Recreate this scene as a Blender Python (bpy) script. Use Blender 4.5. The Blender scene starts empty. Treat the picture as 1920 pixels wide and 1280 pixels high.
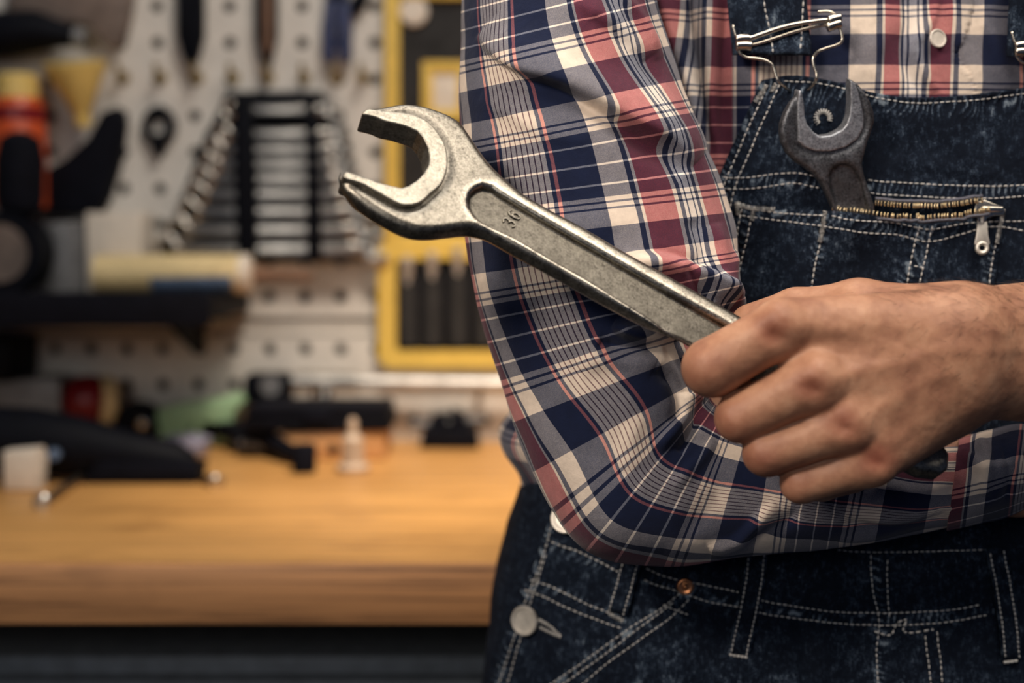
import bpy, bmesh, math, random
import numpy as np
from mathutils import Vector, Matrix
from mathutils.bvhtree import BVHTree
random.seed(7); RNG = np.random.default_rng(7)
SC = bpy.context.scene; COL = SC.collection
# ------------------------------------------------------------------ camera, world, lights, exposure
FPX = 2667.0; PITCH = 0.068
CAM = np.array([0.0, -0.70, 1.1348])
cd = bpy.data.cameras.new('camera'); cam = bpy.data.objects.new('camera', cd); COL.objects.link(cam)
cd.lens = 50.0; cd.sensor_width = 36.0; cd.clip_start = 0.02; cd.clip_end = 30
cam.location = CAM; cam.rotation_euler = (math.pi/2-PITCH, 0, 0)
cd.dof.use_dof = True; cd.dof.focus_distance = 0.712; cd.dof.aperture_fstop = 3.7; cd.dof.aperture_blades = 0
SC.camera = cam
SC.view_settings.view_transform = 'Standard'; SC.view_settings.look = 'None'
SC.view_settings.gamma = 1.0; SC.view_settings.use_curve_mapping = False
SC.view_settings.exposure = 0.0
w = bpy.data.worlds.new('world'); SC.world = w; w.use_nodes = True
w.node_tree.nodes['Background'].inputs[0].default_value = (0.30, 0.42, 0.75, 1)
w.node_tree.nodes['Background'].inputs[1].default_value = 0.09
def light(name, kind, loc, to, energy, color, size=0.3, size_y=None, angle=60, blend=0.6):
    l = bpy.data.lights.new(name, kind); o = bpy.data.objects.new(name, l); COL.objects.link(o)
    o.location = loc; l.energy = energy; l.color = color
    o.rotation_euler = (Vector(to)-Vector(loc)).to_track_quat('-Z', 'Y').to_euler()
    if kind == 'AREA':
        l.shape = 'RECTANGLE'; l.size = size; l.size_y = size_y or size
    if kind == 'SPOT':
        l.spot_size = math.radians(angle); l.spot_blend = blend; l.shadow_soft_size = size
    return o
ov = light('overhead_softbox', 'AREA', (0.40, -0.50, 2.10), (0.10, -0.02, 1.12), 3.6, (1.0, 0.90, 0.78), 0.80, 0.55); ov.data.spread = math.radians(95)  # softbox added overhead so the wrench face has something bright to reflect
light('ceiling_lamp_key', 'SPOT', (-0.80, -0.85, 1.85), (0.08, 0.02, 1.13), 56, (1.0, 0.87, 0.74), 0.16, angle=34, blend=0.8)
light('ceiling_lamp_bench', 'SPOT', (0.20, 0.12, 2.45), (0.06, 0.72, 1.00), 138, (1.0, 0.84, 0.67), 0.10, angle=36, blend=1.0)
light('ceiling_lamp_wall', 'AREA', (0.08, 0.20, 2.30), (-0.10, 1.0, 1.45), 8.5, (1.0, 0.94, 0.86), 0.35)
light('rear_fill', 'AREA', (-0.62, -1.65, 1.55), (-0.20, 1.0, 1.20), 4.6, (1.0, 0.95, 0.88), 0.55, 0.45)  # fill added behind the camera; lifts shadows and glints on the rack bars

# ------------------------------------------------------------------ geometry helpers
RT = np.array([1.0, 0, 0]); UP = np.array([0, math.sin(PITCH), math.cos(PITCH)]); FW = np.array([0, math.cos(PITCH), -math.sin(PITCH)])
NC = -FW
def ray(px, py):
    px = np.asarray(px, float); py = np.asarray(py, float)
    return FW + RT*((px-960)/FPX)[..., None] + UP*((640-py)/FPX)[..., None]
def P(px, py, D): return CAM + ray(px, py)*np.asarray(D, float)[..., None]
def onplane(px, py, o, n):
    r = ray(px, py); t = ((np.asarray(o)-CAM)@n)/(r@n); return CAM + r*np.asarray(t)[..., None]
def Wy(px, py, y): return onplane(px, py, np.array([0, y, 0.]), np.array([0, 1., 0]))
def Bz(px, py, z=0.90): return onplane(px, py, np.array([0, 0, z]), np.array([0, 0, 1.]))
def proj(v):
    d = np.asarray(v)-CAM; D = d@FW
    return 960+FPX*(d@RT)/D, 640-FPX*(d@UP)/D, D
def herm(xs, ys, q):
    xs = np.asarray(xs, float); ys = np.asarray(ys, float); q = np.clip(q, xs[0], xs[-1])
    flat = ys.ndim == 1
    if flat: ys = ys[:, None]
    d = np.diff(ys, axis=0)/np.diff(xs)[:, None]; m = np.empty_like(ys)
    m[0] = d[0]; m[-1] = d[-1]; h = np.diff(xs)[:, None]
    m[1:-1] = (d[:-1]*h[1:]+d[1:]*h[:-1])/(h[:-1]+h[1:])
    i = np.clip(np.searchsorted(xs, q, side='right')-1, 0, len(xs)-2)
    hh = (xs[i+1]-xs[i])[:, None]; t = ((q-xs[i])[:, None])/hh
    r = (2*t**3-3*t**2+1)*ys[i]+(t**3-2*t**2+t)*hh*m[i]+(-2*t**3+3*t**2)*ys[i+1]+(t**3-t**2)*hh*m[i+1]
    return r[:, 0] if flat else r
def smooth_line(pts, n):
    pts = np.asarray(pts, float); s = np.r_[0, np.cumsum(np.linalg.norm(np.diff(pts, axis=0), axis=1))]
    return herm(s, pts, np.linspace(0, s[-1], n))
def sstep(a, b, x):
    t = np.clip((x-a)/(b-a), 0, 1); return t*t*(3-2*t)
def polydist(px, py, pts):
    """distance, signed side and run length (0..1) to a polyline; vectorised"""
    pts = np.asarray(pts, float); best = np.full(np.shape(px), 1e9); sgn = np.zeros(np.shape(px)); run = np.zeros(np.shape(px))
    L = np.r_[0, np.cumsum(np.linalg.norm(np.diff(pts, axis=0), axis=1))]
    for k in range(len(pts)-1):
        a, b = pts[k], pts[k+1]; e = b-a; l2 = e@e
        t = np.clip(((px-a[0])*e[0]+(py-a[1])*e[1])/l2, 0, 1)
        dx = px-a[0]-t*e[0]; dy = py-a[1]-t*e[1]; d = np.hypot(dx, dy); m = d < best
        best = np.where(m, d, best); sgn = np.where(m, np.sign(e[0]*dy-e[1]*dx), sgn); run = np.where(m, (L[k]+t*math.sqrt(l2)), run)
    return best, sgn, run, L[-1]
def sdpoly(X, Y, pts):
    pts = np.asarray(pts, float); d = np.full(X.shape, 1e9); ins = np.zeros(X.shape, bool); n = len(pts)
    for i in range(n):
        a = pts[i]; b = pts[(i+1) % n]; e = b-a; l2 = max(e@e, 1e-18)
        t = np.clip(((X-a[0])*e[0]+(Y-a[1])*e[1])/l2, 0, 1)
        d = np.minimum(d, (X-a[0]-t*e[0])**2+(Y-a[1]-t*e[1])**2)
        c = ((a[1] > Y) != (b[1] > Y)) & (X < (b[0]-a[0])*(Y-a[1])/((b[1]-a[1]) if b[1] != a[1] else 1e-18)+a[0])
        ins ^= c
    d = np.sqrt(d); return np.where(ins, -d, d)
def smin(a, b, k): return np.minimum(a, b)-np.maximum(k-np.abs(a-b), 0)**2/(4*k)
def smax(a, b, k): return np.maximum(a, b)+np.maximum(k-np.abs(a-b), 0)**2/(4*k)
def surfnet(f, org, h):
    """naive surface nets on a regular grid -> verts, quads"""
    s = f < 0; nx, ny, nz = f.shape
    acc = np.zeros((nx-1, ny-1, nz-1, 3), np.float32); cnt = np.zeros((nx-1, ny-1, nz-1), np.float32)
    I = np.indices((nx-1, ny-1, nz-1)).astype(np.float32)
    for ax in range(3):
        for u in (0, 1):
            for v in (0, 1):
                o = [0, 0, 0]; oth = [a for a in range(3) if a != ax]; o[oth[0]] = u; o[oth[1]] = v
                p = list(o); p[ax] = 1
                A = f[o[0]:o[0]+nx-1, o[1]:o[1]+ny-1, o[2]:o[2]+nz-1]; B = f[p[0]:p[0]+nx-1, p[1]:p[1]+ny-1, p[2]:p[2]+nz-1]
                m = (A < 0) != (B < 0); t = np.where(m, A/np.where(A == B, 1, A-B), 0)
                for c in range(3):
                    acc[..., c] += np.where(m, (t if c == ax else o[c]), 0)
                cnt += m
    has = cnt > 0; idx = np.full(has.shape, -1, np.int64); idx[has] = np.arange(has.sum())
    V = (np.stack([I[0], I[1], I[2]], -1)+acc/np.maximum(cnt, 1)[..., None])[has]*h+np.asarray(org)
    Q = []
    for ax in range(3):
        oth = [a for a in range(3) if a != ax]
        if ax == 1: oth = oth[::-1]
        sl0 = [slice(1, n-1) for n in (nx, ny, nz)]; sl0[ax] = slice(0, (nx, ny, nz)[ax]-1)
        sl1 = list(sl0); sl1[ax] = slice(1, (nx, ny, nz)[ax])
        a = s[tuple(sl0)]; b = s[tuple(sl1)]
        for flip in (0, 1):
            g = np.argwhere((a & ~b) if not flip else (~a & b))
            g = g+np.array([1 if c != ax else 0 for c in range(3)])
            def at(du, dv):
                q = g.copy(); q[:, oth[0]] -= du; q[:, oth[1]] -= dv; return idx[q[:, 0], q[:, 1], q[:, 2]]
            quad = np.stack([at(1, 1), at(0, 1), at(0, 0), at(1, 0)], 1)
            Q.append(quad if not flip else quad[:, ::-1])
    return V, np.concatenate(Q)

# ------------------------------------------------------------------ object helpers
ORG = {}
def mesh_obj(name, V, F, mat=None, parent=None, smooth=True, uv=None, attrs=None):
    org = ORG.get(parent.name, np.zeros(3)) if parent else np.zeros(3)
    V = np.asarray(V, float); me = bpy.data.meshes.new(name)
    if isinstance(F, np.ndarray):
        F = F.tolist()
    me.from_pydata((V-org).tolist(), [], F); me.validate(); me.update()
    if smooth is True: me.polygons.foreach_set('use_smooth', [True]*len(me.polygons))
    elif smooth: me.polygons.foreach_set('use_smooth', [True]*len(me.polygons)); me.set_sharp_from_angle(angle=smooth)
    if uv is not None:
        l = me.uv_layers.new(name='cloth'); li = np.empty(len(me.loops), np.int32); me.loops.foreach_get('vertex_index', li)
        l.data.foreach_set('uv', np.asarray(uv, np.float32)[li].ravel())
    for k, a in (attrs or {}).items():
        at = me.attributes.new(k, 'FLOAT', 'POINT'); at.data.foreach_set('value', np.asarray(a, np.float32))
    if mat: me.materials.append(mat)
    o = bpy.data.objects.new(name, me); COL.objects.link(o)
    if parent: o.parent = parent; ORG[o.name] = org
    else: ORG[o.name] = np.zeros(3)
    return o
def tag(o, label, cat=None, group=None, kind=None):
    o['label'] = label
    if cat: o['category'] = cat
    if group: o['group'] = group
    if kind: o['kind'] = kind
    return o
def thing(name, loc, label, cat, group=None):
    o = bpy.data.objects.new(name, None); COL.objects.link(o); o.location = loc; o.empty_display_size = 0.02
    ORG[o.name] = np.asarray(loc, float); return tag(o, label, cat, group)
def join(*gs):
    V, F, n = [], [], 0
    for g in gs:
        v, f = g; V.append(np.asarray(v, float)); F += [[i+n for i in q] for q in (f.tolist() if isinstance(f, np.ndarray) else f)]; n += len(v)
    return np.concatenate(V), F
def basis(d, hint=(0, 0, 1.)):
    d = np.asarray(d, float); d = d/np.linalg.norm(d); hint = np.asarray(hint, float)
    if abs(d@hint)/np.linalg.norm(hint) > .98: hint = np.array([0, 1., 0])
    x = np.cross(hint, d); x /= np.linalg.norm(x); return x, np.cross(d, x), d
def box(c, s, bev=0.0, R=None, seg=2):
    bm = bmesh.new(); bmesh.ops.create_cube(bm, size=1)
    for v in bm.verts: v.co = Vector((v.co.x*s[0], v.co.y*s[1], v.co.z*s[2]))
    if bev: bmesh.ops.bevel(bm, geom=bm.edges[:], offset=bev, segments=seg, affect='EDGES', profile=.5)
    V = np.array([v.co[:] for v in bm.verts]); bm.verts.index_update(); F = [[v.index for v in f.verts] for f in bm.faces]; bm.free()
    if R is not None: V = V@np.asarray(R).T
    return V+np.asarray(c, float), F
def rot(ax, deg): return np.array(Matrix.Rotation(math.radians(deg), 3, ax))
def tube(pts, r, n=10, cap=True, closed=False, flat=None):
    pts = np.asarray(pts, float); m = len(pts); r = np.broadcast_to(np.asarray(r, float), (m,))
    T = np.gradient(pts, axis=0) if not closed else np.roll(pts, -1, 0)-np.roll(pts, 1, 0)
    T /= np.linalg.norm(T, axis=1)[:, None]+1e-12
    x, y, _ = basis(T[0]); V = []
    for i in range(m):
        x = x-T[i]*(x@T[i]); x /= np.linalg.norm(x); y = np.cross(T[i], x)
        a = np.linspace(0, 2*math.pi, n, endpoint=False)
        V.append(pts[i]+r[i]*(np.cos(a)[:, None]*x+np.sin(a)[:, None]*y*(flat or 1)))
    V = np.concatenate(V); F = []
    for i in range(m if closed else m-1):
        for j in range(n):
            k = (j+1) % n; i2 = (i+1) % m; F.append([i*n+j, i*n+k, i2*n+k, i2*n+j])
    if cap and not closed:
        F.append(list(range(n))[::-1]); F.append([(m-1)*n+j for j in range(n)])
    return V, F
def lathe(prof, o, axis, n=24):
    """prof: [(radius, height)] along axis from o"""
    x, y, z = basis(axis); a = np.linspace(0, 2*math.pi, n, endpoint=False); o = np.asarray(o, float); V = []; F = []
    for r, h in prof: V.append(o+z*h+max(r, 1e-5)*(np.cos(a)[:, None]*x+np.sin(a)[:, None]*y))
    for i in range(len(prof)-1):
        for j in range(n):
            k = (j+1) % n; F.append([i*n+j, i*n+k, (i+1)*n+k, (i+1)*n+j])
    F.append(list(range(n))[::-1]); F.append([(len(prof)-1)*n+j for j in range(n)])
    return np.concatenate(V), F
def prism(poly, o, ex, ey, ez, t, bev=0.0):
    """outline poly (2D, in ex/ey) extruded by t along ez, centred on o, with a chamfered edge"""
    poly = np.asarray(poly, float); n = len(poly); bm = bmesh.new()
    a = [bm.verts.new((p[0], p[1], -t/2)) for p in poly]; b = [bm.verts.new((p[0], p[1], t/2)) for p in poly]
    bm.faces.new(a[::-1]); bm.faces.new(b)
    for i in range(n): bm.faces.new((a[i], a[(i+1) % n], b[(i+1) % n], b[i]))
    bmesh.ops.recalc_face_normals(bm, faces=bm.faces[:])
    if bev:
        es = [e for e in bm.edges if abs(e.verts[0].co.z-e.verts[1].co.z) < 1e-9]
        bmesh.ops.bevel(bm, geom=es, offset=bev, segments=2, affect='EDGES', profile=.5)
    V = np.array([v.co[:] for v in bm.verts]); bm.verts.index_update(); F = [[v.index for v in f.verts] for f in bm.faces]; bm.free()
    return np.asarray(o, float)+V[:, :1]*np.asarray(ex)+V[:, 1:2]*np.asarray(ey)+V[:, 2:]*np.asarray(ez), F
def grid_faces(nu, nv, wrap=False):
    i = np.arange(nu-(0 if wrap else 1))[:, None]; j = np.arange(nv-1)[None, :]; i2 = (i+1) % nu
    return np.stack([i*nv+j, i2*nv+j, i2*nv+j+1, i*nv+j+1], -1).reshape(-1, 4)
def vnoise(p, seed=0):
    """smooth value noise in [-1,1]; p (...,3)"""
    p = np.asarray(p, float); i = np.floor(p).astype(np.int64); f = p-i; f = f*f*(3-2*f); r = 0
    def hsh(a, b, c):
        h = (a*374761393+b*668265263+c*2147483647+seed*974711) & 0xffffffff; h = ((h ^ (h >> 13))*1274126177) & 0xffffffff
        return ((h ^ (h >> 16)) & 0xffff)/32767.5-1
    for dx in (0, 1):
        for dy in (0, 1):
            for dz in (0, 1):
                wt = (f[..., 0] if dx else 1-f[..., 0])*(f[..., 1] if dy else 1-f[..., 1])*(f[..., 2] if dz else 1-f[..., 2])
                r = r+wt*hsh(i[..., 0]+dx, i[..., 1]+dy, i[..., 2]+dz)
    return r

# ------------------------------------------------------------------ materials
def srgb(r, g, b):
    f = lambda c: (c/255/12.92 if c <= 10 else ((c/255+.055)/1.055)**2.4); return (f(r), f(g), f(b), 1)
class NT:
    def __init__(s, name):
        s.m = bpy.data.materials.new(name); s.m.use_nodes = True; s.t = s.m.node_tree; s.b = s.t.nodes['Principled BSDF']
    def n(s, typ, **kw):
        x = s.t.nodes.new('ShaderNode'+typ)
        for k, v in kw.items(): setattr(x, k, v)
        return x
    def set(s, sock, v):
        if hasattr(v, 'is_output') or isinstance(v, bpy.types.NodeSocket): s.t.links.new(v, sock)
        else: sock.default_value = v
    def math(s, op, a, b=None, c=None, clamp=False):
        x = s.n('Math', operation=op); x.use_clamp = clamp
        for i, v in enumerate((a, b, c)):
            if v is not None: s.set(x.inputs[i], v)
        return x.outputs[0]
    def mix(s, f, a, b, blend='MIX'):
        x = s.n('Mix', data_type='RGBA', blend_type=blend); s.set(x.inputs[0], f); s.set(x.inputs[6], a); s.set(x.inputs[7], b); return x.outputs[2]
    def noise(s, scale, detail=4, rough=.6, vec=None, dist=0):
        x = s.n('TexNoise'); x.inputs['Scale'].default_value = scale; x.inputs['Detail'].default_value = detail
        x.inputs['Roughness'].default_value = rough; x.inputs['Distortion'].default_value = dist
        s.set(x.inputs['Vector'], vec if vec is not None else s.obj()); return x.outputs[0]
    def obj(s): return s.n('TexCoord').outputs['Object']
    def scaled(s, v, sc):
        x = s.n('Mapping'); s.set(x.inputs[0], v); x.inputs['Scale'].default_value = sc; return x.outputs[0]
    def ramp(s, f, stops, interp='LINEAR'):
        x = s.n('ValToRGB'); cr = x.color_ramp; cr.interpolation = interp
        while len(cr.elements) > 1: cr.elements.remove(cr.elements[-1])
        cr.elements[0].position = stops[0][0]; cr.elements[0].color = stops[0][1]
        for p, c in stops[1:]: e = cr.elements.new(min(p, 1)); e.color = c
        s.set(x.inputs[0], f); return x.outputs[0]
    def bump(s, h, strength=.3, dist=.001, normal=None):
        x = s.n('Bump'); x.inputs['Strength'].default_value = strength; x.inputs['Distance'].default_value = dist; s.set(x.inputs['Height'], h)
        if normal: s.set(x.inputs['Normal'], normal)
        return x.outputs[0]
    def attr(s, name): return s.n('Attribute', attribute_name=name).outputs['Fac']
    def out(s, **kw):
        for k, v in kw.items(): s.set(s.b.inputs[k.replace('_', ' ')], v)
        return s.m
g1 = lambda v: (v, v, v, 1)
def plain(name, col, rough=.5, metal=0.0, var=.12, scale=60, bump=.15, **kw):
    t = NT(name); f = t.noise(scale, 5); c2 = tuple(min(1, c*(1+var*2)) for c in col[:3])+(1,); c1 = tuple(c*(1-var*2) for c in col[:3])+(1,)
    cc = t.ramp(f, [(.3, c1), (.7, c2)])
    return t.out(Base_Color=cc, Roughness=rough, Metallic=metal, Normal=t.bump(f, bump, .0005), **kw)
def make_plaid(name, dim=1.0):
    t = NT(name); uv = t.n('UVMap', uv_map='cloth').outputs[0]; sx = t.n('SeparateXYZ'); t.set(sx.inputs[0], uv)
    navy = srgb(17, 27, 56); cream = srgb(238, 219, 200); red = srgb(162, 58, 66); pink = srgb(215, 112, 104); line = srgb(70, 38, 48); white = srgb(245, 235, 225)
    tri = lambda v: t.math('MULTIPLY', t.math('ABSOLUTE', t.math('SUBTRACT', t.math('FRACT', t.math('ADD', v, .5)), .5)), 2)
    W = [(0, line), (.28, cream), (2.35, line), (2.9, cream), (4.95, line), (5.5, cream), (7.55, line), (8.1, cream), (10.4, navy), (12.0, pink), (14.0, navy),
         (33.3, cream), (46.2, navy), (48.9, cream), (50.5, red), (67.2, cream), (69.6, navy), (72.0, white), (73.7, navy), (74.7, white)]
    H = [(0, navy), (28.5, cream), (60.5, navy), (64.5, cream), (72.0, navy), (76.0, cream), (83.5, navy), (103.4, white), (106.6, navy), (137.2, white)]
    cr3 = lambda c: tuple(v**(1/3) for v in c[:3])+(1,)
    wv = t.ramp(tri(sx.outputs[0]), [(p/76.5, cr3(c)) for p, c in W], 'CONSTANT'); hv = t.ramp(tri(sx.outputs[1]), [(p/139., cr3(c)) for p, c in H], 'CONSTANT')
    # twill: warp and weft threads too fine to resolve, so their colours mix evenly
    n = t.noise(2600, 2, .6); n2 = t.noise(160, 5, .65)
    f = t.math('ADD', .20, t.math('MULTIPLY', n, .5)); c = t.mix(f, wv, hv)
    g_ = t.n('Gamma'); t.set(g_.inputs[0], c); g_.inputs[1].default_value = 3.0; c = g_.outputs[0]
    c = t.mix(1.0, c, t.ramp(n2, [(.25, g1(.80)), (.75, g1(1.06))]), 'MULTIPLY')
    b = t.bump(n, .28, .0003); b = t.bump(n2, .35, .0012, b)
    return t.out(Base_Color=c, Roughness=.86, Normal=b, Sheen_Weight=.12, Specular_IOR_Level=.2)
def make_denim(name, fade=1.0):
    t = NT(name); o = t.obj()
    big = t.noise(38, 5, .62); mid = t.noise(240, 4, .7); fine = t.noise(1500, 3, .7); wr = t.attr('wear')
    sl = t.noise(1.0, 3, .7, t.scaled(o, (900, 900, 230)))
    a = t.math('MULTIPLY', t.math('SUBTRACT', big, .47), 1.5*fade)
    a = t.math('ADD', a, t.math('MULTIPLY', t.math('SUBTRACT', mid, .5), 1.9)); a = t.math('ADD', a, t.math('MULTIPLY', t.math('SUBTRACT', sl, .5), 1.3))
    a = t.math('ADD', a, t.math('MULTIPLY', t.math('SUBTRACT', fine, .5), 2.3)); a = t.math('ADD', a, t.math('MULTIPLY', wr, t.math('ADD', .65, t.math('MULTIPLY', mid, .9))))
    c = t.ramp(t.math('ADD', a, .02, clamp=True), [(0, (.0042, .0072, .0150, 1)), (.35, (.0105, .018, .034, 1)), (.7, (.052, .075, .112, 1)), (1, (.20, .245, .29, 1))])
    b = t.bump(sl, .5, .0005); b = t.bump(mid, .4, .0008, b)
    return t.out(Base_Color=c, Roughness=.9, Normal=b, Specular_IOR_Level=.15)
def make_steel(name, c0, c1, rough=.36, rust=None, pit=.35, metal=1.0, worn=False):
    t = NT(name); o = t.obj(); n = t.noise(210, 6, .68); n2 = t.noise(900, 4, .7); n3 = t.noise(45, 5, .6); sc = t.noise(1.0, 3, .7, t.scaled(o, (2600, 500, 500)))
    f = t.math('ADD', t.math('MULTIPLY', n, .40), t.math('MULTIPLY', n2, .60))
    c = t.ramp(f, [(.36, c0), (.54, c1), (.70, tuple(min(1, v*1.5) for v in c1[:3])+(1,))])
    c = t.mix(t.math('MULTIPLY', t.math('SUBTRACT', n3, .5, clamp=True), 2.0), c, c0)
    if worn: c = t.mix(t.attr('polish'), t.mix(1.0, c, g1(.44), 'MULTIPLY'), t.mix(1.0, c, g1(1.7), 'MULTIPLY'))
    if rust: c = t.mix(t.math('MULTIPLY', t.math('MULTIPLY', t.math('SUBTRACT', n3, .46, clamp=True), 4.0, clamp=True), t.math('MULTIPLY', n, 1.3), clamp=True), c, rust)
    r = t.math('ADD', rough-.12, t.math('MULTIPLY', f, .30))
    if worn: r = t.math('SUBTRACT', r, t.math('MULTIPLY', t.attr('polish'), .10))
    b = t.bump(f, pit, .0006); b = t.bump(sc, .10, .0003, b)
    return t.out(Base_Color=c, Roughness=r, Metallic=metal, Normal=b)
M = {}
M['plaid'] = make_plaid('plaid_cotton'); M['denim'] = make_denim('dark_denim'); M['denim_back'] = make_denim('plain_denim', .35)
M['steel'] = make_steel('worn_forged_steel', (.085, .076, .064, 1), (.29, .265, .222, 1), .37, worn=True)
M['steel_lip'] = make_steel('ground_steel', (.15, .138, .115, 1), (.37, .34, .285, 1), .40, pit=.2)
M['steel_old'] = make_steel('dark_old_steel', (.030, .031, .034, 1), (.165, .170, .185, 1), .42, rust=(.060, .048, .044, 1), pit=.5, metal=.85)
M['steel_old_lip'] = make_steel('dull_ground_steel', (.15, .155, .17, 1), (.45, .465, .50, 1), .42, pit=.4, metal=.85)
M['wire'] = plain('nickel_wire', (.55, .50, .42, 1), .22, 1.0, .1)
M['brass'] = plain('brass_zip', (.72, .60, .40, 1), .26, 1.0, .15)
M['copper'] = plain('copper_rivet', (.65, .27, .12, 1), .32, 1.0, .15, 300)
M['pewter'] = plain('dull_metal_button', (.74, .69, .61, 1), .48, .75, .1, 200)
M['thread'] = plain('ecru_thread', srgb(206, 203, 198), .9, 0, .15, 500)
M['button'] = plain('shirt_button', srgb(205, 196, 184), .35)
M['zip_tape'] = plain('grey_zip_tape', srgb(92, 92, 102), .9, 0, .2, 900)
# ------------------------------------------------------------------ person: torso shape shared by the clothes
XC, YC, PW = 0.211, 0.202, 2.35
def zof(py, D): return P(np.full(np.shape(py), 1680.), np.asarray(py, float), D)[..., 2]
_tz = np.array([.30, .62, zof(1500, .9), zof(1280, .9), zof(1180, .9), zof(1100, .9), zof(1000, .9), zof(880, .9), zof(600, .88), zof(300, .88), zof(0, .86), 1.34, 1.40, 1.46])
_ta = np.array([.235, .235, .2345, .2290, .2245, .2215, .2150, .2020, .195, .192, .190, .185, .150, .06])
_tb = np.array([.12, .12, .120, .120, .120, .119, .118, .117, .117, .118, .119, .110, .085, .055])
def torso_ab(z): return herm(_tz, _ta, np.ravel(z)).reshape(np.shape(z)), herm(_tz, _tb, np.ravel(z)).reshape(np.shape(z))
def torso_f(p, off):
    a, b = torso_ab(p[..., 2]); return (np.abs((p[..., 0]-XC)/(a+off))**PW+np.abs((p[..., 1]-YC)/(b+off))**PW)**(1/PW)-1
def torso_pt(px, py, off=0.0):
    px, py = np.broadcast_arrays(np.asarray(px, float), np.asarray(py, float)); off = np.broadcast_to(off, px.shape)
    ds = np.linspace(.70, .93, 47); r = ray(px, py); lo = np.full(px.shape, .70); hi = np.full(px.shape, np.nan); bestf = np.full(px.shape, 9.); bestd = np.full(px.shape, .9)
    for d in ds:
        f = torso_f(CAM+r*d, off); m = (f < 0) & np.isnan(hi); hi = np.where(m, d, hi); lo = np.where(np.isnan(hi), d, lo)
        k = f < bestf; bestf = np.where(k, f, bestf); bestd = np.where(k, d, bestd)
    miss = np.isnan(hi); hi = np.where(miss, bestd, hi); lo = np.where(miss, bestd, np.minimum(lo, hi))
    for _ in range(22):
        mid = (lo+hi)/2; m = torso_f(CAM+r*mid[..., None], off) < 0; hi = np.where(m, mid, hi); lo = np.where(m, lo, mid)
    return CAM+r*((lo+hi)/2)[..., None]
def torso_n(p):
    a, b = torso_ab(p[..., 2]); x = (p[..., 0]-XC)/a; y = (p[..., 1]-YC)/b
    n = np.stack([np.sign(x)*np.abs(x)**(PW-1)/a, np.sign(y)*np.abs(y)**(PW-1)/b, np.zeros_like(x)], -1)
    return n/np.linalg.norm(n, axis=-1, keepdims=True)
def vnormals(V, Q):
    Q = np.asarray(Q); n = np.cross(V[Q[:, 2]]-V[Q[:, 0]], V[Q[:, 3]]-V[Q[:, 1]]); o = np.zeros_like(V)
    for k in range(4): np.add.at(o, Q[:, k], n)
    return o/(np.linalg.norm(o, axis=1)[:, None]+1e-15)
def relax(V, Q, it=2, f=.5):
    E = np.unique(np.sort(np.concatenate([Q[:, [0, 1]], Q[:, [1, 2]], Q[:, [2, 3]], Q[:, [3, 0]]]), axis=1), axis=0)
    for _ in range(it):
        s = np.zeros_like(V); c = np.zeros(len(V)); np.add.at(s, E[:, 0], V[E[:, 1]]); np.add.at(s, E[:, 1], V[E[:, 0]]); np.add.at(c, E[:, 0], 1); np.add.at(c, E[:, 1], 1)
        V = V+f*(s/np.maximum(c, 1)[:, None]-V)
    return V
# each fold: (polyline px, width on its left/upper side, width on the other side, height mm)
def folds(px, py, L):
    h = np.zeros(np.shape(px))
    for pts, w1, w2, mm in L:
        d, s, run, tot = polydist(px, py, smooth_line(pts, 14)); w = np.where(s > 0, w2, w1)
        t = run/tot; h += mm*.001*np.exp(-(d/w)**2)*(np.clip(np.minimum(t, 1-t)*5, 0, 1)**.6 if True else 1)
    return h

# ------------------------------------------------------------------ person: bare body (hands, arms, trunk, neck and head in one skin)
def cap(p, a, b, ra, rb):
    a = np.asarray(a, np.float32); b = np.asarray(b, np.float32); e = b-a; q = p-a; t = np.clip(q@e/(e@e), 0, 1)
    return np.linalg.norm(q-t[..., None]*e, axis=-1)-(ra+(rb-ra)*t)
def grid(lo, hi, h):
    ax = [np.arange(l, u, h, dtype=np.float32) for l, u in zip(lo, hi)]; return np.stack(np.meshgrid(*ax, indexing='ij'), -1)
H3 = lambda px, py, D: P(px, py, D)
FING = [  # MCP, PIP, DIP, tip (px, py, depth) and radii in mm
    ((1458, 618, .6490), (1334, 689, .6560), (1395, 712, .689), (1470, 700, .694), (12.8, 13.7, 10.5, 9.0)),
    ((1527, 715, .6465), (1388, 783, .6570), (1440, 800, .688), (1515, 785, .694), (13.0, 11.8, 10.0, 8.8)),
    ((1584, 798, .6490), (1437, 849, .6580), (1490, 860, .687), (1560, 845, .692), (11.6, 11.0, 9.5, 8.4)),
    ((1632, 866, .6545), (1502, 905, .6610), (1540, 905, .684), (1600, 895, .689), (10.4, 9.7, 8.4, 7.6))]
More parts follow.
